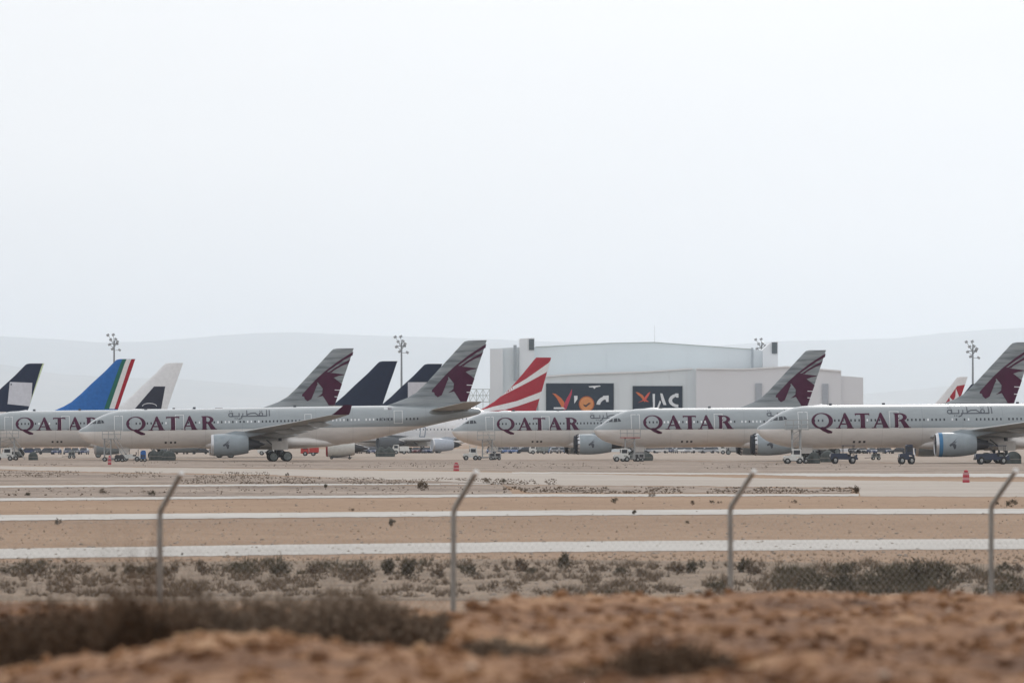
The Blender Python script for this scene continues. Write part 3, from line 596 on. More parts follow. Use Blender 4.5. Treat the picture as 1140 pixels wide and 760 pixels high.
def airliner(label, group, cat, px, s, k1, k2, pitch=1.0, yaw=4.0, livery=True, anchor='nose', fin=None, finmat=None, covers=None, seed=0, white_side=(20, 28), engcol=None, blue=False, body_mat=None):
    """k1, k2: lengths of the plugs before and behind the wing; origin on the ground at the main gear"""
    fus = stretch_fus(FUS, k1, k2); xg = 28.85+k1; kk = k1+k2; D = F/s
    A = Vector((-xg, 0, 0)) if anchor == 'nose' else Vector((59.16+kk-xg, 0, 0)); az = 4.5 if anchor == 'nose' else 17.2
    X = (px-570)/F*D; rot = Matrix.Rotation(R(yaw), 3, 'Z'); root_loc = Vector((X, D, 0))-rot @ A
    root = empty('airliner', (root_loc.x, root_loc.y, 0), (0, R(-pitch), R(yaw)), label, cat, group); dx = -xg
    r = random.Random(seed)
    # fuselage
    b = MB(); n = 48; secs = []
    dense = []
    for i in range(len(fus)-1):
        a, c = fus[i], fus[i+1]; m_ = max(1, int((c[0]-a[0])/3)); dense += [tuple(a[j]+(c[j]-a[j])*t/m_ for j in range(4)) for t in range(m_)]
    dense.append(fus[-1])
    for x, zt, zb, ry in dense: zc = (zt+zb)/2; rz = (zt-zb)/2; secs.append([(x+dx, ry*math.sin(2*math.pi*k/n), zc+rz*math.cos(2*math.pi*k/n)) for k in range(n)])
    b.loft(secs); body = b.build('fuselage', body_mat or (skin if livery else skin_w), root, True)
    # belly fairing between the wings
    b = MB(); secs = []
    for t, wv, dp, top in ((0,.2,.05,2.9),(.07,1.7,.16,3.1),(.16,2.5,.32,3.5),(.3,3.0,.42,3.8),(.6,3.05,.42,3.8),(.78,2.6,.34,3.6),(.9,1.8,.2,3.2),(1,.2,.03,2.8)):
        x = 17.2+k1+t*20.5; zb = interp_fus(fus, x)[1]-dp; secs.append([(x+dx, wv*math.sin(a), (top+zb)/2+(top-zb)/2*math.copysign(abs(math.cos(a))**.7, math.cos(a))) for a in [2*math.pi*k/24 for k in range(24)]])
    b.loft(secs); b.build('belly_fairing', body_mat or (skin if livery else skin_w), root, True)
    Yf = lambda x, z: side_y(fus, x, z)
    Y2 = lambda x, z: side_y(fus, x, z, .03)
    q = lambda x: x+(k1 if x > 12 else 0)+(k2 if x > 34 else 0)
    # cabin windows
    zw = 5.78; dark = []; lite = []; x = 7.3; doors = [(5.15,6.4,0.02,2.2),(13.9,15.15,-.02,2.2),(32.5,33.5,.75,2.0),(45.4,46.65,.42,2.3)]
    xx = 7.25
    while xx < q(48.9):
        if all(not (q(a)-.3 < xx < q(b_)+.3) for a, b_, _, _ in doors):
            w_ = [(xx-.1, zw-.15), (xx+.1, zw-.15), (xx+.1, zw+.15), (xx-.1, zw+.15)]
            if r.random() < .06: pass
            elif (white_side[0] < xx < white_side[1] or q(36) < xx < q(44)) and r.random() < .75 or r.random() < .04: lite.append(w_)
            else: dark.append(w_)
        xx += .533
    tag(project_polys('cabin_windows', dark, Yf, darkglass, body, 9, dx=dx), kind='stuff'); 
    if lite: tag(project_polys('window_covers', lite, Yf, wcover, body, 9, dx=dx), kind='stuff')
    cw = [[(1.98,5.86),(2.55,5.86),(2.62,6.30),(2.5,6.30),(2.05,6.0)], [(2.68,5.86),(3.25,5.88),(3.2,6.42),(2.78,6.36)], [(3.33,5.9),(3.75,5.95),(3.55,6.3),(3.3,6.42)], [(1.55,5.64),(1.9,5.84),(1.95,5.98),(1.75,5.8)]]
    for P in cw: project_polys('cockpit_window', [P], Y2, darkglass, body, .3, .3, dx=dx)
    fr = []
    for a, b_, z0, z1 in doors:
        f_ = doorframe(q(a), q(a)+b_-a, ZS+z0, ZS+z1, .065); project_polys('door', f_, Y2, doorline if livery else arab, body, .45, dx=dx)
    P3 = [[(x0, 2.82), (x0+.3, 2.82), (x0+.3, 3.1), (x0, 3.1)] for x0 in (12.35, 13.1, 13.7)]; project_polys('drain_panel', P3, Yf, darkm, body, 9, dx=dx)
    project_polys('tailplane_root_shade', [[(53.4+kk+2.9*math.cos(t), 7.02+.12*math.cos(t)*3+.62*math.sin(t)) for t in [2*math.pi*k/20 for k in range(20)]]], Yf, mat('painted_shade_grey', (.17, .175, .17), .6), body, .3, .8, dx=dx)  # shade round the tailplane root, painted on the skin as a dark ellipse
    if livery:
        project_polys('lettering', QAT, lambda x, z: side_y(fus, x, z, .02), maroon, root, .3, dx=dx)
        project_polys('small_lettering', [[(x+k1, z) for x, z in P] for P in ARB], Yf, arab, root, .3, dx=dx)
        project_polys('flag', [[(44.0+kk, ZS+2.45), (44.55+kk, ZS+2.45), (44.55+kk, ZS+2.75), (44.0+kk, ZS+2.75)]], Yf, wcover, root, 9, dx=dx)
        project_polys('flag', [[(44.56+kk, ZS+2.45), (45.1+kk, ZS+2.45), (45.1+kk, ZS+2.75), (44.56+kk, ZS+2.75)]], Yf, maroon, root, 9, dx=dx)
        T = []; 
        for i, c_ in enumerate('A7-ACM'):
            x0 = 43.3+kk+i*.33; z0 = ZS+.85; S7 = {'A': [[(0,0),(0,.3),(.1,.42),(.2,.3),(.2,0)], [(0,.2),(.2,.2)]], '7': [[(0,.42),(.2,.42),(.08,0)]], '-': [[(.03,.2),(.18,.2)]], 'C': [[(.2,.4),(0,.36),(0,.05),(.2,0)]], 'M': [[(0,0),(0,.42),(.1,.15),(.2,.42),(.2,0)]]}[c_]
            for P in S7: T += stroke([(x0+a, z0+c) for a, c in P], .07)
        project_polys('registration', T, Yf, arab, root, 9, dx=dx)
    # antennas and dome on the crown
    for xa in (9.5, 16.5, 31+k1):
        b = MB(); b.loft([[(xa+dx+u, v, z) for u, v in ((0, 0), (.15, .03), (.4, 0), (.15, -.03))] for z in (7.75, 8.02)]); b.build('antenna', arab, body)
    b = MB(); secs = []
    for t, rr in ((0,.02),(.15,.5),(.5,1),(.85,.5),(1,.02)): secs.append([(q(6.8)+t*3.2+dx, .55*rr*math.cos(a), 7.66+.3*rr*max(0, math.sin(a))-.05) for a in [2*math.pi*k/12 for k in range(12)]])
    b.loft(secs); b.build('antenna_dome', skin_w, body, True)
    # wings, tail
    for sd_ in (-1, 1):
        w_ = wing(sd_, k1, root, dx)
        winglet(sd_, k1, root, dx, maroon if livery else skin_w)
        cv = (covers or [None, None])[0 if sd_ < 0 else 1]
        engine(18.9+k1+dx, sd_*9.37, 2.5, root, 1., engcol, cv, bluec if (blue and sd_ < 0) else None, livery and sd_ < 0)
        b = MB(); S = [(.3,50.2,6.0,6.85,.11),(1.5,50.9,5.4,7.0,.1),(9.7,55.2,2.5,8.0,.09)]
        b.loft([airfoil(x+kk+dx, sd_*y, z, c, t) for y, x, c, z, t in S]); b.build('tailplane', mat('tailplane_skin', (.38, .36, .33), .45, var=.15, scale=.8), root, True)
    fn_ = [(z, a+kk, b_+kk) for z, a, b_ in (fin or FIN)]
    fm = fin_mesh(fn_, finmat or finm, root, dx)
    if livery:
        yf = lambda x, z: fin_y(fn_, x, z, .02)
        project_polys('emblem', [[(x+kk, z) for x, z in P] for P in ORYX], yf, maroon, fm, .6, .5, dx=dx)
        for P in DASH: project_polys('fin_dash', [[(x+kk, z) for x, z in P]], lambda x, z: fin_y(fn_, x, z, .03), wcover, fm, .6, .5, dx=dx)
        b = MB(); b.loft([[(te+kk+dx-.5+dd, ww, z) for dd, ww in ((0, -.09), (.52, -.012), (.52, .012), (0, .09))] for z, le, te in FIN[1:-1]]); 
    for sd_ in (-1, 1): gear_main(0, sd_*5.3, root)
    gear_nose(6.67-28.85-k1, math.tan(R(pitch))*(22.18+k1), root)
    root['k'] = kk
    bpy.context.view_layer.update()
    return root, fn_, dx, fm
def fin_paint(root_t, items):
    """coloured areas on a fin, outlined by pixels of the photograph and laid on the fin's own plane"""
    root, fn_, dx, fm = root_t; bpy.context.view_layer.update(); M = root.matrix_world; inv = M.inverted(); o = inv @ cam.location
    for i, (nm, m, pts) in enumerate(items):
        P = []
        for px, py in pts:
            d = inv.to_3x3() @ ray(px, py); t = -o.y/d.y; h = o+d*t; P.append((h.x-dx, h.z))
        zz = [f[0] for f in fn_]; Q = []
        for x, z in P:
            z = min(z, zz[-1]-.02); le = np.interp(z, zz, [f[1] for f in fn_]); te = np.interp(z, zz, [f[2] for f in fn_]); Q.append((min(max(x, le+.02), te-.01), z))
        # follow the fin's own edges between clamped corners
        D_ = []
        for j in range(len(P)):
            a, b_ = P[j], P[(j+1) % len(P)]
            for t in range(8):
                x, z = a[0]+(b_[0]-a[0])*t/8, a[1]+(b_[1]-a[1])*t/8; z = min(z, zz[-1]-.02); le = np.interp(z, zz, [f[1] for f in fn_]); te = np.interp(z, zz, [f[2] for f in fn_]); D_.append((min(max(x, le+.02), te-.01), z))
        C_ = [D_[0]]
        for p_ in D_[1:]:
            if (Vector(p_)-Vector(C_[-1])).length > .03: C_.append(p_)
        project_polys(nm, [C_], lambda x, z: fin_y(fn_, x, z, .012+.012*i), m, fm, .8, .5, dx=dx)

GQ = 'grey and white airliners with maroon lettering'
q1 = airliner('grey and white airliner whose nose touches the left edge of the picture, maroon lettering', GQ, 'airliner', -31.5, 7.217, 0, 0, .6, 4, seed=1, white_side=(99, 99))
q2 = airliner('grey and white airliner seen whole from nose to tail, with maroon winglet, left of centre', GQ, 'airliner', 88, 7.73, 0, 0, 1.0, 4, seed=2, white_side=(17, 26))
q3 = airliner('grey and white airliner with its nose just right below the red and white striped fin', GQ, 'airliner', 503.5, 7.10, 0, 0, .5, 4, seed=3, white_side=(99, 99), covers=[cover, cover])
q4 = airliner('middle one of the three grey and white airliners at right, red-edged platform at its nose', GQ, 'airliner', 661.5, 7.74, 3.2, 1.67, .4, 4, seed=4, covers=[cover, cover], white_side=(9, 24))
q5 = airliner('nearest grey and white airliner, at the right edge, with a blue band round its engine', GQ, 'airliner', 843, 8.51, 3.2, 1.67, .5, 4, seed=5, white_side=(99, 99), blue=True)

navy = mat('navy_paint', (.006, .014, .042), .4, var=.1); blu = mat('bright_blue_paint', (.015, .13, .42), .4, var=.1); grn = mat('green_paint', (.01, .13, .09), .4); redp = mat('red_paint', (.36, .004, .02), .4, var=.1)
whp = mat('white_paint', (.74, .74, .745), .4, var=.05); palep = mat('pale_grey_patch', (.56, .56, .60), .5); lime = mat('pale_green_paint', (.55, .65, .40), .4); blk = mat('black_blue_paint', (.02, .022, .04), .45)
FINB = [(7.35,42.6,55.9),(7.8,44.2,56.0),(8.2,45.4,56.12),(8.85,46.9,56.35),(9.6,48.2,56.6),(10.96,49.8,57.05),(12.7,51.6,57.65),(14.8,53.9,58.4),(16.6,55.65,59.0),(16.85,55.95,59.1),(16.97,56.5,59.16)]
kw = dict(livery=False, anchor='fin', yaw=3, pitch=0, fin=FINB)
f1 = airliner('airliner with a navy fin carrying a blank white square, behind the leftmost fuselage', None, 'airliner', 49.2, 6.15, 0, 0, finmat=navy, seed=11, **kw)
fin_paint(f1, [('painted_panel', palep, [(11,425),(36,426),(34.6,452.2),(8.5,449.6)]), ('painted_edge', lime, [(47.6,403),(49.4,403),(34.5,451),(33.6,448)])])
f2 = airliner('airliner with a bright blue fin, green, white and red stripes on its rear edge', None, 'airliner', 150.8, 6.5, 0, 0, finmat=blu, seed=12, **kw)
fin_paint(f2, [('green_stripe', grn, [(136.5,398),(141,398),(121.5,455),(116,455)]), ('white_stripe', whp, [(141,398),(147,398),(128,455),(121.5,455)]), ('red_stripe', redp, [(146.3,398),(152,398),(134,455),(127.5,455)])])
f3 = airliner('airliner with a white fin bearing a black patch, right of the bright blue fin', None, 'airliner', 204, 6.19, 0, 0, finmat=whp, seed=13, **kw)
ringpx = [(x, y) for x, y in ell(166.5, 452, 8.2, 3.6, 14, math.pi, 2*math.pi)]; ringin = [(x, y) for x, y in ell(166.5, 452, 7.5, 2.9, 14, math.pi, 2*math.pi)]
fin_paint(f3, [('black_patch', blk, [(171.5,430),(184,430),(179.5,455),(150,455)]), ('thin_ring', whp, ringpx+ringin[::-1])])
f5 = airliner('airliner with a plain navy fin, just left of the second floodlight mast', None, 'airliner', 442.6, 6.33, 0, 0, finmat=navy, seed=14, **kw)
f6 = airliner('airliner with a navy fin and white lower panel, behind a grey antelope fin', None, 'airliner', 492.5, 6.12, 0, 0, finmat=navy, seed=15, **kw)
fin_paint(f6, [('painted_panel', palep, [(454,425.3),(484,425.3),(478,450),(454,444)])])
kw2 = dict(kw); kw2['fin'] = [(z, te-(te-le)*(.72 if z > 9 else .6), te) for z, le, te in FINB]
f8 = airliner('far airliner with a small red and white fin beside the right floodlight mast', None, 'airliner', 1077.5, 5.1, 0, 0, finmat=whp, seed=16, **kw2)
fin_paint(f8, [('red_emblem', redp, [(1065.5,429.5),(1079.5,427),(1073,440),(1068,447),(1052,449),(1056,443)]), ('white_streak', whp, [(1064,432),(1067.5,441),(1065,447.5),(1061,447),(1063.5,441)]), ('white_swirl', whp, [(1056.5,441),(1062,447),(1058,450)])])
f9 = airliner('far airliner with a small navy fin just right of the small red and white fin', None, 'airliner', 1092, 4.55, 0, 0, finmat=navy, seed=17, **kw2)

# ---- the double-deck airliner with the red and white fin
def double_decker():
    s = 4.4; D = F/s; yaw = 20; xg = 38.
    fus = [(0,4.95,4.75,.1),(.6,5.9,3.9,.9),(1.6,6.9,3.2,1.6),(3.2,8.1,2.6,2.3),(6,9.6,2.25,3.0),(10,10.6,2.08,3.45),(14,10.9,2.05,3.57),(30,10.9,2.05,3.57),(45,10.9,2.05,3.57),(52,10.85,3.1,3.3),(60,10.6,5.4,2.5),(67,10.1,7.4,1.5),(71,9.4,8.2,.7),(72.4,9.0,8.6,.2)]
    fin = [(10.2,51.5,68.6),(10.9,53.9,68.8),(11.8,55.6,69.1),(13,57.6,69.5),(15,60.2,70.1),(16.3,61.8,70.5),(20,65.2,71.6),(23.6,68.3,72.7),(24.1,68.8,72.8)]
    rot = Matrix.Rotation(R(yaw), 3, 'Z'); loc = Vector(((613.5-570)/F*D, D, 0))-rot @ Vector((72.8-xg, 0, 0))
    root = empty('double_deck_airliner', (loc.x, loc.y, 0), (0, 0, R(yaw)), 'white double-deck airliner with a red fin crossed by two white bands, near the centre', 'airliner')
    dx = -xg; b = MB(); n = 40
    b.loft([[(x+dx, ry*math.sin(2*math.pi*k/n), (zt+zb)/2+(zt-zb)/2*math.cos(2*math.pi*k/n)) for k in range(n)] for x, zt, zb, ry in fus]); body = b.build('fuselage', skin_w, root, True)
    Yf = lambda x, z: side_y(fus, x, z)
    dk = []
    for zw, a, b_ in ((5.9, 7, 62), (8.55, 9, 60)):
        x = a
        while x < b_: dk.append([(x-.14, zw-.2), (x+.14, zw-.2), (x+.14, zw+.2), (x-.14, zw+.2)]); x += 1.0 if zw > 8 else .95
    tag(project_polys('cabin_windows', dk, Yf, mat('far_window', (.16, .19, .23), .3), body, 9, dx=dx), kind='stuff')
    for xd, z0 in ((36.5, 4.0), (12, 4.0), (24, 4.0), (50, 4.6), (39.2, 7.5)): project_polys('door', doorframe(xd, xd+1.5, z0, z0+2.5, .17), Yf, mat('blue_grey_outline', (.10, .17, .26), .4), body, .5, dx=dx)
    fm = fin_mesh(fin, redp, root, dx)
    for sd_ in (-1, 1):
        S = [(2,20,17,3.0,.11),(3.6,21.5,15.6,3.0,.11),(10,26.3,11.6,3.2,.11),(14.5,29.5,9.6,3.1,.14),(26,37.8,6.6,3.5,.17),(39,47.3,3.6,4.2,.16)]
        b = MB(); b.loft([airfoil(x+dx, sd_*y, z, c, t) for y, x, c, z, t in S]); b.build('wing', wingdark, root, True)
        engine(21.6+dx, sd_*14.5, 2.55, root, 1.0, mat('dark_wrapped_nacelle', (.10, .11, .12), .6), None, None, False, lipc=mat('dark_wrapped_nacelle', (.10, .11, .12), .6)); engine(31.9+dx, sd_*25.7, 2.05, root, 1.02, mat('pale_blue_nacelle', (.42, .46, .52), .35), mat('pale_cover', (.35, .38, .42), .6), None, False)
        b = MB(); b.loft([airfoil(x+dx, sd_*y, z, c, t) for y, x, c, z, t in [(1,60.5,8.5,9.0,.1),(15,69.2,3.6,10.2,.09)]]); b.build('tailplane', winggrey, root, True)
        gear_main(-2, sd_*6.0, root, 2); gear_main(1.6, sd_*2.7, root, 3)
    gear_nose(-31, 0, root)
    b = MB(); b.loft([[(x+dx, wv*math.sin(a), (4.0+zb)/2+(4.0-zb)/2*math.cos(a)) for a in [2*math.pi*k/20 for k in range(20)]] for x, wv, zb in ((19,.3,2.3),(22,3.2,1.75),(28,3.9,1.6),(42,3.9,1.6),(47,3.0,1.9),(51,.3,2.9))]); b.build('belly_fairing', skin_w, root, True)
    return root, fin, dx, fm
f7 = double_decker()
fin_paint(f7, [('white_band', whp, [(614,401.5),(610.5,413),(590,424),(552,443.5),(540,447),(560,436.5),(585,421.5)]), ('white_band', whp, [(603.5,435.5),(600.5,443.5),(575,452),(560,456),(530,458),(548,452.5),(575,446)])])

# ================================================================== BUILDINGS
clad = mat('pale_blue_cladding', (.68, .735, .76), .55, var=.03, scale=.05)
clad2 = mat('pale_grey_cladding', (.70, .725, .745), .55, var=.03, scale=.05)
clad3 = mat('warm_pale_cladding', (.69, .70, .725), .55, var=.03, scale=.05)
trimw = mat('white_trim', (.75, .76, .77), .5); louv = mat('dark_louvre', (.10, .12, .13), .6); doorg = mat('grey_door', (.38, .41, .45), .6); pipeg = mat('grey_duct', (.34, .38, .41), .5)
roofg = mat('greenish_roof', (.40, .44, .40), .7)
DH = 1640.
base = at(700, 502, DH); hang = empty('hangar', (base.x, DH, 0), (0,0,0), 'huge pale blue-grey hangar with a tall hall behind a lower front block', 'hangar')
def H(px, py, D=DH): p = at(px, py, D); return Vector((p.x-base.x, p.y-DH, p.z))
def prism(name, prof, D, depth, m, parent=hang, z0=-.3):
    """a block whose front shows the given outline (px, py from left to right) at depth D"""
    p = [H(x, y, D) for x, y in prof]; b = MB(); f = [Vector((p[0].x, p[0].y, z0))]+p+[Vector((p[-1].x, p[-1].y, z0))]; bk = [v+Vector((0, depth, 0)) for v in f]; n = len(f)
    b.add(f+bk, [tuple(range(n)), tuple(range(n, 2*n))[::-1]]+[(k, (k+1) % n, n+(k+1) % n, n+k) for k in range(n)]); return b.build(name, m, parent)
def slab(name, x0, y0, x1, y1, D, th, m, parent=hang):
    a, c = H(x0, y1, D), H(x1, y0, D); b = MB(); b.box((a.x, a.y-th, a.z), (c.x, a.y, c.z)); return b.build(name, m, parent)
prism('main_hall', [(545.5,388),(578,386.3),(596,386.2),(680,381.9),(728,381),(838,388.8),(850.5,390.5)], DH, 110, clad)
prism('left_roof_pod', [(578.2,377),(595,376)], DH-1.2, 14, clad2); slab('louvre', 588.9, 377.3, 594.6, 389.5, DH-1.3, .25, louv)
prism('right_stair_tower', [(849,389.5),(859,380.6),(866,380.4)], DH-1.5, 22, clad2); slab('louvre', 859.3, 381, 865.2, 393.5, DH-1.6, .25, louv)
prism('rear_stair_tower', [(545.5,388.6),(560,388)], DH-1, 8, clad2)
slab('downpipe', 571.6, 384, 575.2, 424, DH-1.3, .8, pipeg); slab('downpipe', 836.2, 387, 838.6, 409.5, DH-1.3, .8, pipeg)
b = MB(); rp = [(596,386.2),(680,381.9),(728,381),(838,388.8)]
for (xa, ya), (xb, yb) in zip(rp[:-1], rp[1:]): b.bar(H(xa, ya-.1, DH-.2), H(xb, yb-.1, DH-.2), .13, 4)
b.build('roof_edge', roofg, hang)
DF = 1600.
prism('front_block', [(600,419.5),(638,416.6),(720,413.9),(771,410.3),(800,410.2)], DF, 39, clad)
prism('side_block', [(775.2,410.3),(827,411),(876,408),(936.5,413)], DF-6, 44, clad3)
prism('end_block', [(936.5,418.3),(961,420)], DF-5, 30, clad3)
b = MB(); rp = [(600,419.3),(638,416.4),(720,413.7),(771,410.1)]
for (xa, ya), (xb, yb) in zip(rp[:-1], rp[1:]): b.bar(H(xa, ya, DF-.3), H(xb, yb, DF-.3), .28, 4)
rp = [(775.2,410.2),(827,410.9),(876,407.9),(936.5,412.9)]
for (xa, ya), (xb, yb) in zip(rp[:-1], rp[1:]): b.bar(H(xa, ya, DF-6.3), H(xb, yb, DF-6.3), .25, 4)
b.build('parapet', trimw, hang)
slab('tall_door', 841, 426.5, 848, 500, DF-6.2, .3, doorg); slab('tall_door', 915.4, 427, 922, 500, DF-6.2, .3, doorg)
for i in range(9): slab('facade_post', 612+i*19, 418.5-i*.9, 612.4+i*19, 500, DF-.02, .12, clad2)
for i in range(5): slab('hall_post', 630+i*45.2, 392, 630.2+i*45.2, 412, DH-.02, .08, clad)
b = MB(); b.bar(H(728.8, 388, DH+40), H(728.8, 362, DH+40), .05, 5, .03); b.build('roof_antenna', pipeg, hang)
# lower sheds beside the hangar, seen between the tails
# signs on the front block
sgn = mat('dark_slate_sign', (.012, .026, .048), .5, var=.05); wl = mat('white_letter', (.72, .75, .78), .5); org = mat('orange_print', (.60, .15, .045), .5); crim = mat('crimson_print', (.45, .03, .08), .5); rorg = mat('red_orange_print', (.62, .09, .06), .5)
def sign(x0, y0, x1, y1, label, art):
    a, c = H(x0, y1, DF-.2), H(x1, y0, DF-.2); o = MB(); wx = base.x; bx = MB(); bx.box((0, -.18, 0), (c.x-a.x, 0, c.z-a.z))
    root = empty('sign', (a.x+wx, DF-.15, a.z), (0,0,0), label, 'sign', 'dark signs on the hangar front'); bx.build('board', sgn, root)
    fr = MB(); W, Hh = c.x-a.x, c.z-a.z
    fr.box((-.15,-.22,-.15),(0,.0,Hh+.15)); fr.box((W,-.22,-.15),(W+.15,.0,Hh+.15)); fr.box((0,-.22,Hh),(W,0,Hh+.15)); fr.box((0,-.22,-.15),(W,0,0)); fr.build('frame', louv, root)
    for i, (nm, m, P) in enumerate(art):
        b = MB(); pts = []
        for px, py in P: q = H(px, py, DF-.45); pts.append((q.x-a.x, q.z-a.z))
        n = len(pts); z1 = -.20-.012*i
        b.add([(x, z1-.05, z) for x, z in pts]+[(x, z1+.02, z) for x, z in pts], [tuple(range(n)), tuple(range(n, 2*n))[::-1]]+[(k, (k+1) % n, n+(k+1) % n, n+k) for k in range(n)]); b.build(nm, m, root)
def arcring(nm, m, cx, cy, rx, ry, wx_, wy_, a0, a1, n=10):
    o = ell(cx, cy, rx, ry, n, R(a0), R(a1)); i = ell(cx, cy, rx-wx_, ry-wy_, n, R(a0), R(a1)); return (nm, m, o+i[::-1])
def Z5(P, k=1): return [(600+x/6.706, 420+y/6.7) for x, y in P]
sign(608.3, 427, 682.8, 462, 'larger dark hangar sign with orange and crimson bird and an orange disc', [
    ('bird_wing', org, Z5([(100,118),(125,122),(165,152),(190,185),(192,232),(170,222),(150,185),(130,150)])), ('bird_wing', crim, Z5([(246,84),(246,120),(228,175),(205,235),(185,245),(186,205),(205,160),(228,122)])),
    ('letter', wl, Z5([(262,136),(288,136),(288,160),(264,196)])), ('letter', wl, Z5([(110,222),(180,222),(200,235),(110,235)])),
    ('orange_disc', mat('dark_orange', (.45, .12, .04), .5), ell(653, 449.5, 8.7, 8.7, 26)), ('orange_disc', mat('pale_orange', (.66, .27, .09), .5), ell(653, 449.5, 7.5, 7.5, 26)),
    ('crane_mark', mat('dark_mark', (.06, .03, .03), .5), Z5([(330,200),(350,205),(372,188),(388,192),(362,212),(352,222),(335,212)])),
    arcring('letter', wl, 678.0, 450.5, 14, 10.5, 4.2, 3.6, 182, 268), ('letter', wl, Z5([(520,136),(520,182),(502,182),(498,165),(480,160),(478,136)])),
    ('white_aeroplane', wl, Z5([(370,66),(395,63),(455,60),(462,66),(425,74),(414,86),(404,74),(378,74)]))])
sign(704.8, 430, 759.3, 457, 'smaller dark sign with a red bird and white stencil letters, left of the hangar corner', [
    ('bird_wing', org, Z5([(722,108),(745,112),(775,132),(795,165),(790,185),(760,145),(740,130)])), ('bird_wing', rorg, Z5([(832,106),(820,135),(800,165),(822,182),(800,180),(785,172),(735,190),(770,172),(795,140),(812,118)])),
    ('letter', wl, Z5([(848,122),(866,122),(866,216),(852,232)])), ('letter', wl, Z5([(905,118),(922,120),(952,205),(930,205),(915,170)])), ('letter', wl, Z5([(903,170),(912,185),(893,232),(876,238)])),
    arcring('letter', wl, 755.5, 445.6, 11.2, 7.8, 4.0, 3.2, 92, 268), ('letter', wl, Z5([(1018,118),(1042,120),(1042,150),(1025,150),(1020,138)]))])

# ------------------------------------------------------------------ masts
mastm = mat('mast_steel', (.24, .26, .28), .5, .4)
def mast(px, ytop, s, label, seed):
    D = F/s; h = HC+(HZ-ytop)/s; root = empty('floodlight_mast', ((px-570)/s, D, 0), (0,0,0), label, 'floodlight mast', 'floodlight masts'); r = random.Random(seed)
    b = MB(); b.bar((0,0,0), (0,0,h-2.0), .45, 12, .24); b.build('pole', mastm, root, True)
    b = MB(); b.bar((-1.2,0,h-3.1), (1.2,0,h-3.1), .12, 6); b.bar((0,-1.2,h-3.1), (0,1.2,h-3.1), .12, 6)
    arms = [(-1.9,-.3,0),(-.2,-.9,.1),(-1.5,.5,-2.9),(.9,.3,-2.6),(1.7,-.4,-4.6),(-.6,.7,-4.3),(.4,1.0,-1.2),(1.1,-1.0,-2.0),(-1.0,-1.0,-1.4)]
    for ax_, ay, az in arms: b.bar((0,0,h-3.1+az*.45), (ax_, ay, h+az*1.0-.4), .07, 5)
    b.build('bracket', mastm, root)
    for ax_, ay, az in arms:
        c = MB(); t = r.uniform(-.5, .5); T = lambda p, q=Vector((ax_, ay, h+az-.4)), t=t: q+Matrix.Rotation(t, 3, 'Z') @ (Matrix.Rotation(.5*np.sign(ax_), 3, 'Y') @ p)
        c.box((-.42,-.2,-.34), (.42,.2,.34), T=T); c.build('lamp_head', mat('lamp_head', (.32, .34, .36), .4, .3), root)
mast(127, 371.5, 3.6, 'floodlight mast above the bright blue fin with striped edge', 1)
mast(447, 373.5, 3.75, 'floodlight mast between the two navy fins', 2)
mast(848, 376.5, 3.5, 'floodlight mast whose head shows just above the hangar roof', 3)
mast(1083, 379, 3.8, 'floodlight mast near the right edge above the small red and white fin', 4)
# steel lattice (docking bridge) left of the hangar
D = F/4.0; a = at(523, 447, D); c = at(545, 433, D); root = empty('steel_lattice', (a.x, D, 0), (0,0,0), 'pale steel lattice frame between the antelope fin and the hangar', 'scaffold')
b = MB(); x1 = c.x-a.x; 
for yy in (0, 2.5):
    for z in (a.z, (a.z+c.z)/2, c.z): b.bar((0, yy, z), (x1, yy, z), .1, 4)
    for k in range(4): b.bar((x1*k/3, yy, 0), (x1*k/3, yy, c.z), .1, 4)
    for k in range(3): b.bar((x1*k/3, yy, a.z), (x1*(k+1)/3, yy, c.z), .08, 4); b.bar((x1*(k+1)/3, yy, a.z), (x1*k/3, yy, c.z), .08, 4)
for k in range(4): b.bar((x1*k/3, 0, c.z), (x1*k/3, 2.5, c.z), .08, 4)
b.build('frame', mat('pale_steel', (.4, .45, .45), .5, .3), root)
b = MB(); b.box((0, .1, a.z-.1), (x1, 2.4, a.z)); b.build('deck', mat('pale_steel', (.4, .45, .45), .5, .3), root)

# ================================================================== GROUND EQUIPMENT
vw = mat('vehicle_white', (.62, .63, .61), .4, coat=.3, var=.1); steel = mat('galvanised_frame', (.34, .35, .35), .5, .4); vblue = mat('vehicle_blue', (.010, .022, .055), .4, coat=.3); ltb = mat('bright_blue_part', (.03, .12, .35), .5); redv = mat('vehicle_red', (.42, .025, .02), .4, coat=.3)
def place(name, px, s, label, cat, group=None, rot=0.):
    return empty(name, ((px-570)/s, F/s, 0), (0, 0, R(rot)), label, cat, group)
def vwheels(root, xs_, ys_, r, wd=.25, hub=None):
    for x in xs_:
        for y in ys_:
            w_ = wheel_mb(x, y, r, r, wd).build('wheel', tyre, root, True)
            h = MB(); n = 12; h.loft([[(x+q*math.cos(2*math.pi*k/n), y-p, r+q*math.sin(2*math.pi*k/n)) for k in range(n)] for p, q in ((wd/2, r*.5), (wd/2+.02, r*.35))]); h.build('rim', hub or steel, w_, True)
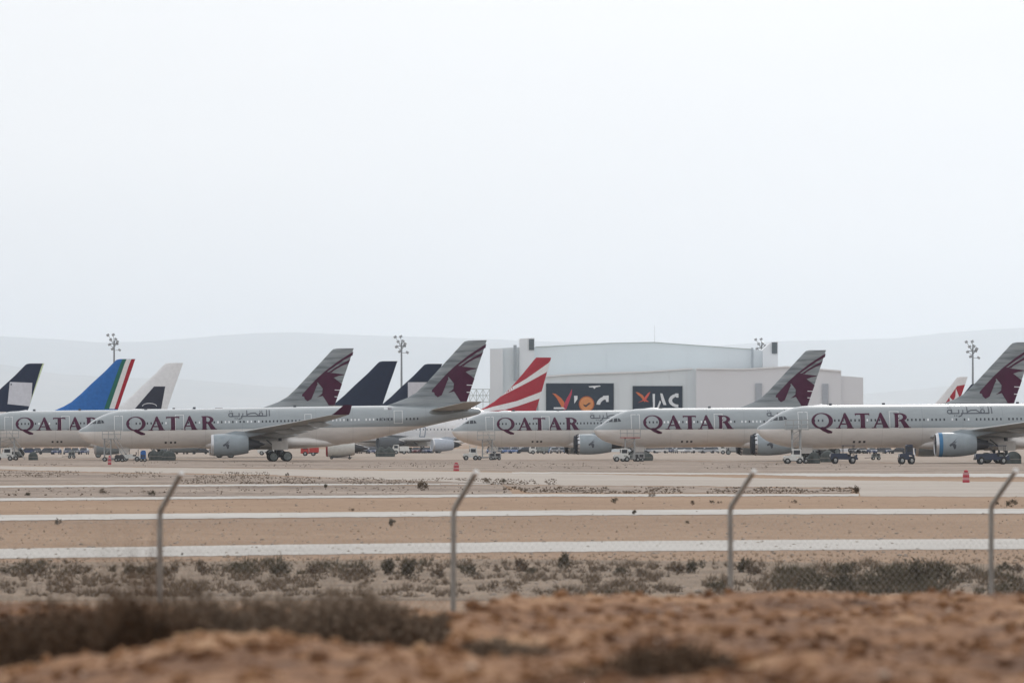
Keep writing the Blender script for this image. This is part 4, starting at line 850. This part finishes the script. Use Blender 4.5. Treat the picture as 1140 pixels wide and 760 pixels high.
def tractor(px, s, label, body, cab=True, L=3.0, group='ramp tractors', flat=False):
    """airport tractor: low body, open or closed cab, four wheels, hood and bumper"""
    root = place('ramp_tractor', px, s, label, 'tractor', group, 3)
    b = MB(); T = None; h = .95; secs = []
    prof = [(-L/2,.45),(-L/2,.95),(-L/2+.12,1.02),(L*.12,1.05),(L*.14,.75),(L*.42,.75),(L/2-.05,.95),(L/2,.85),(L/2,.4)]
    b.loft([[(x, y, z) for x, z in prof] for y in (-.72, .72)]); b.build('body', body, root)
    if cab:
        b = MB(); cp = [(-L*.1,1.0),(-L*.05,1.78),(.02,1.9),(L*.36,1.9),(L*.4,1.82),(L*.42,.8)]; b.loft([[(x, y, z) for x, z in cp] for y in (-.62, .62)]); c_ = b.build('cab', body, root)
        b = MB(); b.box((0,-.64,1.2),(L*.34,-.6,1.72)); b.box((0,.6,1.2),(L*.34,.64,1.72)); b.build('cab_window', darkglass, c_)
        b = MB(); b.box((-L*.105,-.5,1.25),(-L*.07,.5,1.7)); b.build('windscreen', darkglass, c_)
    else:
        b = MB()
        for x, y in ((-.1,-.55),(-.1,.55),(L*.38,-.55),(L*.38,.55)): b.bar((x, y, .8), (x, y, 1.75), .035, 6)
        b.build('roll_frame', darkm, root); b = MB(); b.box((-.25,-.62,1.75),(L*.42,.62,1.82)); b.build('canopy', body, root)
        b = MB(); b.box((.3,-.45,.75),(.85,.45,.95)); b.box((.8,-.45,.95),(.92,.45,1.35)); b.build('seat', tyre, root)
    b = MB(); b.box((-L/2-.1,-.65,.42),(-L/2,.65,.62)); b.box((L/2,-.65,.42),(L/2+.1,.65,.6)); b.build('bumper', darkm, root)
    for y in (-.5, .5):
        b = MB(); b.bar((-L/2-.01, y, .82), (-L/2-.05, y, .82), .09, 10); b.build('headlight', wcover, root)
    vwheels(root, (-L*.33, L*.33), (-.66, .66), .36); return root
def docking(px, s, deckpx, zdeck, wdt, label, rail=1.15, edge=None, stairs=True, legs=(.25, .75), topm=None):
    """wheeled access platform: chassis, legs, deck, guard rails, steps"""
    root = place('access_platform', px, s, label, 'access platform', 'wheeled access platforms at the aircraft noses', 2)
    W2 = wdt/2; b = MB(); b.box((-W2*.9,-.9,.35),(W2*.9,.9,.5)); b.box((-W2*1.15,-.12,.36),(-W2*.9,.12,.46)); b.build('chassis', steel, root)
    b = MB()
    for x in [-W2+wdt*l for l in legs]:
        for y in (-.75, .75): b.bar((x, y, .5), (x, y, zdeck-.1), .08, 6)
        for z in np.arange(.8, zdeck-.4, .9): b.bar((x, -.75, z), (x, .75, z+.45), .03, 5); b.bar((x, -.75, z), (x, .75, z), .03, 5)
    xa, xb = -W2+wdt*legs[0], -W2+wdt*legs[-1]
    for z in np.arange(.9, zdeck-.4, .95):
        for y in (-.75, .75): b.bar((xa, y, z), (xb, y, z), .03, 5); b.bar((xa, y, z), (xb, y, min(zdeck-.1, z+.95)), .025, 5)
    b.build('lifting_frame', steel, root)
    b = MB(); b.box((-W2,-1,zdeck-.12),(W2,1.1,zdeck)); b.build('deck', edge or steel, root)
    b = MB(); n = max(3, int(wdt/.8)+1)
    for y in (-1, ):
        for k in range(n): b.bar((-W2+wdt*k/(n-1), y, zdeck), (-W2+wdt*k/(n-1), y, zdeck+rail), .05, 5)
        for z in (.5, 1.0): b.bar((-W2, y, zdeck+rail*z), (W2, y, zdeck+rail*z), .05, 5)
    for x in (-W2, W2):
        for z in (.5, 1.0): b.bar((x, -1, zdeck+rail*z), (x, 1.1, zdeck+rail*z), .05, 5)
    b.build('guard_rail', topm or steel, root)
    if stairs:
        x0, x1 = W2*1.5, W2*.15; b = MB()
        for y in (-.55, .15): b.bar((x0, y, .15), (x1, y, zdeck-.05), .045, 5); b.bar((x0, y, 1.1), (x1, y, zdeck+.9), .03, 5)
        b.build('stair_rail', steel, root); st = MB()
        for k in range(9): t = (k+.7)/9.5; x = x0+(x1-x0)*t; z = .15+(zdeck-.2)*t; st.box((x-.14,-.53,z-.02),(x+.14,.13,z+.02))
        tag(st.build('step', steel, root))
    vwheels(root, (-W2*.75, W2*.75), (-.85, .85), .32); return root
docking(124.5, 7.82, 0, 3.3, 2.6, 'wheeled grey access platform with steps at the nose of the whole airliner', legs=(.1,.45))
docking(541, 7.2, 0, 3.2, 2.7, 'tall grey access platform with railings under the nose beside the red striped fin', rail=1.2, legs=(.3,.85))
docking(701.5, 7.85, 0, 3.45, 2.8, 'access platform with a red deck edge under the nose of the middle right airliner', edge=mat('red_deck', (.35, .05, .06), .5), legs=(.25,.72), stairs=False)
docking(887, 8.62, 0, 4.45, 3.0, 'tallest access platform, on grey towers, at the front door of the nearest airliner', legs=(.3,.65), stairs=False)
docking(8, 7.35, 0, 3.5, 3.6, 'grey access platform cut off by the left edge of the picture', legs=(.2,.8))
G4 = 'small white service trucks by the access platforms'
tractor(524, 7.3, 'white boxy ramp truck under the nose beside the red striped fin', vw, True, 2.2, G4)
tractor(692, 7.9, 'white ramp truck with dark cab window in front of the red-edged platform', vw, True, 2.2, G4)
tractor(883, 8.7, 'white ramp truck in front of the tallest access platform', vw, True, 2.4, G4)
tractor(145, 7.8, 'low white ramp tractor right of the steps at the whole airliner nose', vw, False, 3.0, G4)
tractor(5, 7.5, 'white ramp truck at the left edge under the first nose', vw, True, 2.6, G4)
# ground power carts: housing, wheels, tow bar, tanks
def cart(px, s, label, m, L=2.2, h=1.1, group='ground power carts', rot=2):
    root = place('ground_cart', px, s, label, 'cart', group, rot); b = MB(); b.loft([[(x, y, z) for x, z in ((-L/2,.4),(-L/2,.35+h*.8),(-L/2+.2,.35+h),(L/2-.1,.35+h),(L/2,.3+h*.85),(L/2,.4))] for y in (-.6,.6)]); b.build('housing', m, root)
    b = MB(); b.box((-L*.4,-.63,.6),(-L*.05,-.6,1.0)); b.box((L*.05,-.63,.6),(L*.4,-.6,1.0)); b.build('vent_panel', darkm, root)
    b = MB(); b.bar((-L/2, 0, .38), (-L/2-1.1, 0, .3), .04, 6); b.build('tow_bar', darkm, root); vwheels(root, (-L*.33, L*.33), (-.55,.55), .26, .2); return root
cart(551, 7.25, 'low pale cart with wheels on the right of the platform beside the red striped fin', steel, 1.9, .7)
cart(159.5, 7.9, 'blue cabinet on wheels right of the steps at the whole airliner nose', ltb, .75, 1.25)
cart(133, 7.95, 'small dark cart in the shade behind the steps at the whole airliner nose', darkm, 1.3, .6)
cart(711, 7.8, 'grey cart between the red-edged platform and the wrapped wheels', steel, 1.6, .9)
cart(80, 6.6, 'grey box-shaped cart standing under the leftmost fuselage', hubc, 1.1, .95)
cart(975, 7.2, 'small maroon and grey box under the belly of the nearest airliner', hubc, 1.3, .6)
# blue tow tractors under the nearest airliner
GB = 'dark blue ramp vehicles under the nearest airliner'
tractor(939, 8.75, 'dark blue flat tractor left of centre under the nearest airliner belly', vblue, False, 3.2, GB).scale = (1.05, 1.1, 1.3)
tractor(1009, 8.9, 'small dark blue upright tractor in front of the nearest airliner engine', vblue, True, 1.75, GB).scale = (1.05, 1.1, 1.3)
tractor(1104, 8.95, 'long dark blue tractor by the wheels at the right edge', vblue, False, 4.0, GB).scale = (1.05, 1.1, 1.3)
# white stack on the blue flat tractor
# tarpaulin-wrapped wheels and equipment
def wrapped(px, s, wd, h, label, seed, m=None, group='tarpaulin wrapped wheels'):
    root = place('wrapped_wheels', px, s, label, 'tarpaulin', group); r = random.Random(seed); b = MB(); n = 26; secs = []
    for j, (t, rr) in enumerate(((0,1.0),(.3,1.0),(.6,.93),(.82,.72),(.95,.4),(1,.05))):
        secs.append([(wd/2*rr*math.cos(2*math.pi*k/n)*(1+.07*math.sin(k*2.4+j)+r.uniform(-.04,.04)), .75*rr*math.sin(2*math.pi*k/n)*(1+r.uniform(-.06,.06)), h*t) for k in range(n)])
    if wd > 2: secs = [[(x, y, z*(1-.3*math.exp(-(x/.35)**2))) for x, y, z in q_] for q_ in secs]
    b.loft(secs); b.build('tarpaulin', m or tarp, root, True)
    c = MB(); zz = .35*h
    c.loft([[(wd/2*1.03*math.cos(2*math.pi*k/n), .79*math.sin(2*math.pi*k/n), z) for k in range(n)] for z in (zz, zz+.05)], cap=False); c.build('lashing_rope', mat('rope', (.3, .28, .25), .9), root); return root
wrapped(176, 7.4, 2.7, 1.75, 'two dark grey wrapped wheels behind the nose of the whole airliner', 1)
wrapped(188, 7.45, 2.0, 1.5, 'smaller dark grey wrapped wheel right of the bigger wrapped pair', 8)
wrapped(37, 7.3, 1.4, 1.3, 'single grey wrapped wheel under the leftmost fuselage', 2)
wrapped(718, 7.5, 2.3, 1.3, 'grey wrapped wheels right of the white truck under the middle right airliner', 3)
wrapped(429, 5.9, 3.6, 2.0, 'grey wrapped wheels between the whole airliner tail and the lilac engine', 4)
wrapped(921, 8.1, 1.9, 1.6, 'grey wrapped wheels under the front door of the nearest airliner', 5)
wrapped(1128, 8.7, 2.0, 1.6, 'grey wrapped wheels beside the long blue tractor at the right edge', 6)
wrapped(906, 8.6, 1.6, 1.5, 'dark wrapped nose wheels of the nearest airliner beside the white truck', 7, tarp)
# spare engine on a stand
root = place('engine_on_stand', 363, 6.9, 'white engine nacelle with a red front rim behind the whole airliner belly', 'aircraft engine')
engine(0, 0, 1.75, root, .88, mat('off_white_nacelle', (.56, .56, .53), .4), mat('red_cover', (.25, .02, .04), .6), None, False, lipc=mat('red_rim', (.22, .02, .03), .5))
b = MB(); b.box((.6,-.8,.2),(4.2,.8,.35)); 
for x in (.9, 3.8):
    for y in (-.7,.7): b.bar((x, y, .3), (x, y*.5, 1.0), .07, 6)
b.build('stand', darkm, root); vwheels(root, (.9, 3.8), (-.7,.7), .2, .15)
# red and white ramp cones / barrels
def barrel(px, py, hpx, wpx, label):
    p = gp(px, py); s = F/p.y; h = hpx/s; r_ = wpx/s/2; root = empty('marker_barrel', p, (0,0,0), label, 'marker', 'red and white markers'); n = 16
    for k in range(4):
        b = MB(); z0, z1 = h*.82*k/4, h*.82*(k+1)/4; b.loft([[(q*math.cos(2*math.pi*j/n), q*math.sin(2*math.pi*j/n), z) for j in range(n)] for z, q in ((z0, r_*(1-.12*k/4)), (z1, r_*(1-.12*(k+1)/4)))]); b.build('band', redm_ if k % 2 == 0 else pinkw, root)
    b = MB(); b.loft([[(q*math.cos(2*math.pi*j/n), q*math.sin(2*math.pi*j/n), z) for j in range(n)] for z, q in ((h*.82, r_*.45), (h*.86, r_*.62), (h*.95, r_*.6), (h, r_*.3))]); b.build('lamp', redm_, root); return root
redm_ = mat('faded_red', (.42, .05, .07), .6); pinkw = mat('faded_pink', (.5, .26, .27), .6)
barrel(508, 524, 9.5, 6.5, 'faded red marker barrel left above the second fence post'); barrel(1075.5, 537, 14, 8, 'bigger faded red marker barrel on the wide pale apron, left of the fourth post')
barrel(122, 517, 10, 4, 'small pink marker beside the access steps of the whole airliner')
# red truck, and other vehicles under the belly
def box_truck(px, s, label, m, m2_, L=6, h=2.6, group='trucks parked beyond the airliners'):
    root = place('truck', px, s, label, 'truck', group); b = MB(); b.box((-L/2+1.7,-1.1,.7),(L/2,1.1,h)); b.build('box_body', m2_, root)
    b = MB(); b.loft([[(x, y, z) for x, z in ((-L/2,.5),(-L/2,1.3),(-L/2+.35,2.1),(-L/2+1.5,2.15),(-L/2+1.6,.5))] for y in (-1.05,1.05)]); c_ = b.build('cab', m, root)
    b = MB(); b.box((-L/2+.45,-1.07,1.35),(-L/2+1.3,-1.04,1.95)); b.build('cab_window', darkglass, c_)
    b = MB(); b.box((-L/2+.2,-.9,.45),(L/2-.2,.9,.7)); b.build('chassis', darkm, root); vwheels(root, (-L/2+.9, L/2-1.1), (-.95,.95), .45); return root
box_truck(345, 5.6, 'red fire truck under the rear belly of the whole airliner', redv, redv, 3.6, 2.0)
box_truck(300, 5.3, 'white truck glimpsed left of the main wheels of the whole airliner', vw, vw, 5, 2.0)
box_truck(446, 4.9, 'small white van in front of the row of blue cars', vw, vw, 3.8, 1.8)
box_truck(650, 5.0, 'dark blue box truck left of the big engine of the third airliner', vblue, vblue, 4.5, 2.3)
box_truck(600, 4.9, 'pale truck among the cars under the third airliner', vw, hubc, 4.5, 2.0)
box_truck(815, 4.9, 'white flat truck behind the far wheels right of the parked cars', vw, steel, 6, 1.8)
box_truck(900, 4.8, 'grey truck behind the platform towers', steel, hubc, 5, 2.2)

# parked cars
carcols = [('white car', (.6,.6,.6)), ('dark blue car', (.02,.04,.12)), ('blue car', (.03,.10,.30)), ('silver car', (.35,.37,.4)), ('black car', (.02,.02,.025)), ('dark grey car', (.08,.085,.1)), ('pale blue car', (.2,.3,.42)), ('maroon car', (.12,.02,.03))]
def make_car(m):
    root = empty('parked_car', (0,0,0)); b = MB()
    low = [(-2.1,.35),(-2.12,.7),(-1.95,.82),(-1.1,.92),(1.35,.98),(2.0,.9),(2.1,.6),(2.05,.35)]
    b.loft([[(x*sx, y, z) for x, z in low] for y, sx in ((-.86,.97),(-.8,1),(.8,1),(.86,.97))]); b.build('body', m, root)
    b = MB(); b.loft([[(x, y*.82, .93),(x+dx0, y*.66, 1.42)] + [(x2-dx1, y*.66, 1.42),(x2, y*.82, .96)] for y, x, dx0, x2, dx1 in ((-1,-1.15,.65,1.7,.5),(1,-1.15,.65,1.7,.5))]); gl = b.build('glass', darkglass, root)
    b = MB(); b.box((-.5,-.56,1.42),(1.2,.56,1.46)); b.build('roof', m, root)
    for y in (-.55,.55): b = MB(); b.box((-2.14, y-.15, .6), (-2.1, y+.15, .72)); b.build('headlight', wcover, root)
    for x in (-1.3, 1.3):
        for y in (-.78,.78): wheel_mb(x, y, .32, .32, .2).build('wheel', tyre, root, True)
    return root
protos = [make_car(mat('car_paint_%s' % c.replace(' ', '_'), rgb, .35, coat=.5)) for c, rgb in carcols]
used = [False]*len(protos); rr = random.Random(4)
rows = [(22, 98, 5.0, 'under the leftmost fuselage'), (182, 232, 4.9, 'left of the engine of the whole airliner'), (384, 420, 4.7, 'right of the white engine nacelle'), (950, 1000, 4.7, 'under the nearest airliner belly'), (452, 482, 4.55, 'beyond the tail of the whole airliner'), (546, 640, 4.6, 'in the front row under the third airliner belly'), (716, 800, 4.5, 'in the front row left of the white flat truck'), (555, 640, 4.2, 'in the back row under the third airliner belly'), (730, 815, 4.15, 'in the back row left of the white flat truck')]
ORD = ['first', 'second', 'third', 'fourth', 'fifth', 'sixth', 'seventh', 'eighth', 'ninth', 'tenth', 'eleventh', 'twelfth']
for x0, x1, s, where in rows:
    x = x0; ci = 0
    while x < x1:
        k = rr.choice([0,1,2,2,3,4,5,6,6,7]) if where.find('third') > 0 or where.find('tail') > 0 else rr.choice([0,0,3,3,5,4,1]) if 'truck' in where else rr.choice([1,4,5,5,4,5,1])
        c_ = protos[k] if not used[k] else copy_tree(protos[k]); used[k] = True
        c_.location = ((x-570)/s, F/s+rr.uniform(-3,3), 0); c_.rotation_euler = (0,0,R(90+rr.uniform(-12,12)) if rr.random() < .75 else R(rr.uniform(-10,10)))
        tag(c_, '%s, %s from left %s' % (carcols[k][0], ORD[ci], where), 'car', 'parked cars seen under the airliner bellies'); x += rr.uniform(8.5, 11.5); ci += 1
for k, u in enumerate(used):
    if not u:
        for ch in list(protos[k].children): bpy.data.objects.remove(ch)
        bpy.data.objects.remove(protos[k])

# ------------------------------------------------------------------ haze
hz = MB(); hz.box((-31000,-3600,-1.2),(31000,67000,1330)); ho = hz.build('haze', []); ho.data.materials.clear()
hm = bpy.data.materials.new('haze'); hm.use_nodes = True; n = hm.node_tree.nodes; n.clear(); o_ = n.new('ShaderNodeOutputMaterial'); pv = n.new('ShaderNodeVolumePrincipled')
pv.inputs['Color'].default_value = (.80, .895, .995, 1); pv.inputs['Density'].default_value = 3.5e-5; pv.inputs['Anisotropy'].default_value = .76
hm.node_tree.links.new(pv.outputs[0], o_.inputs['Volume']); ho.data.materials.append(hm); tag(ho, kind='stuff')
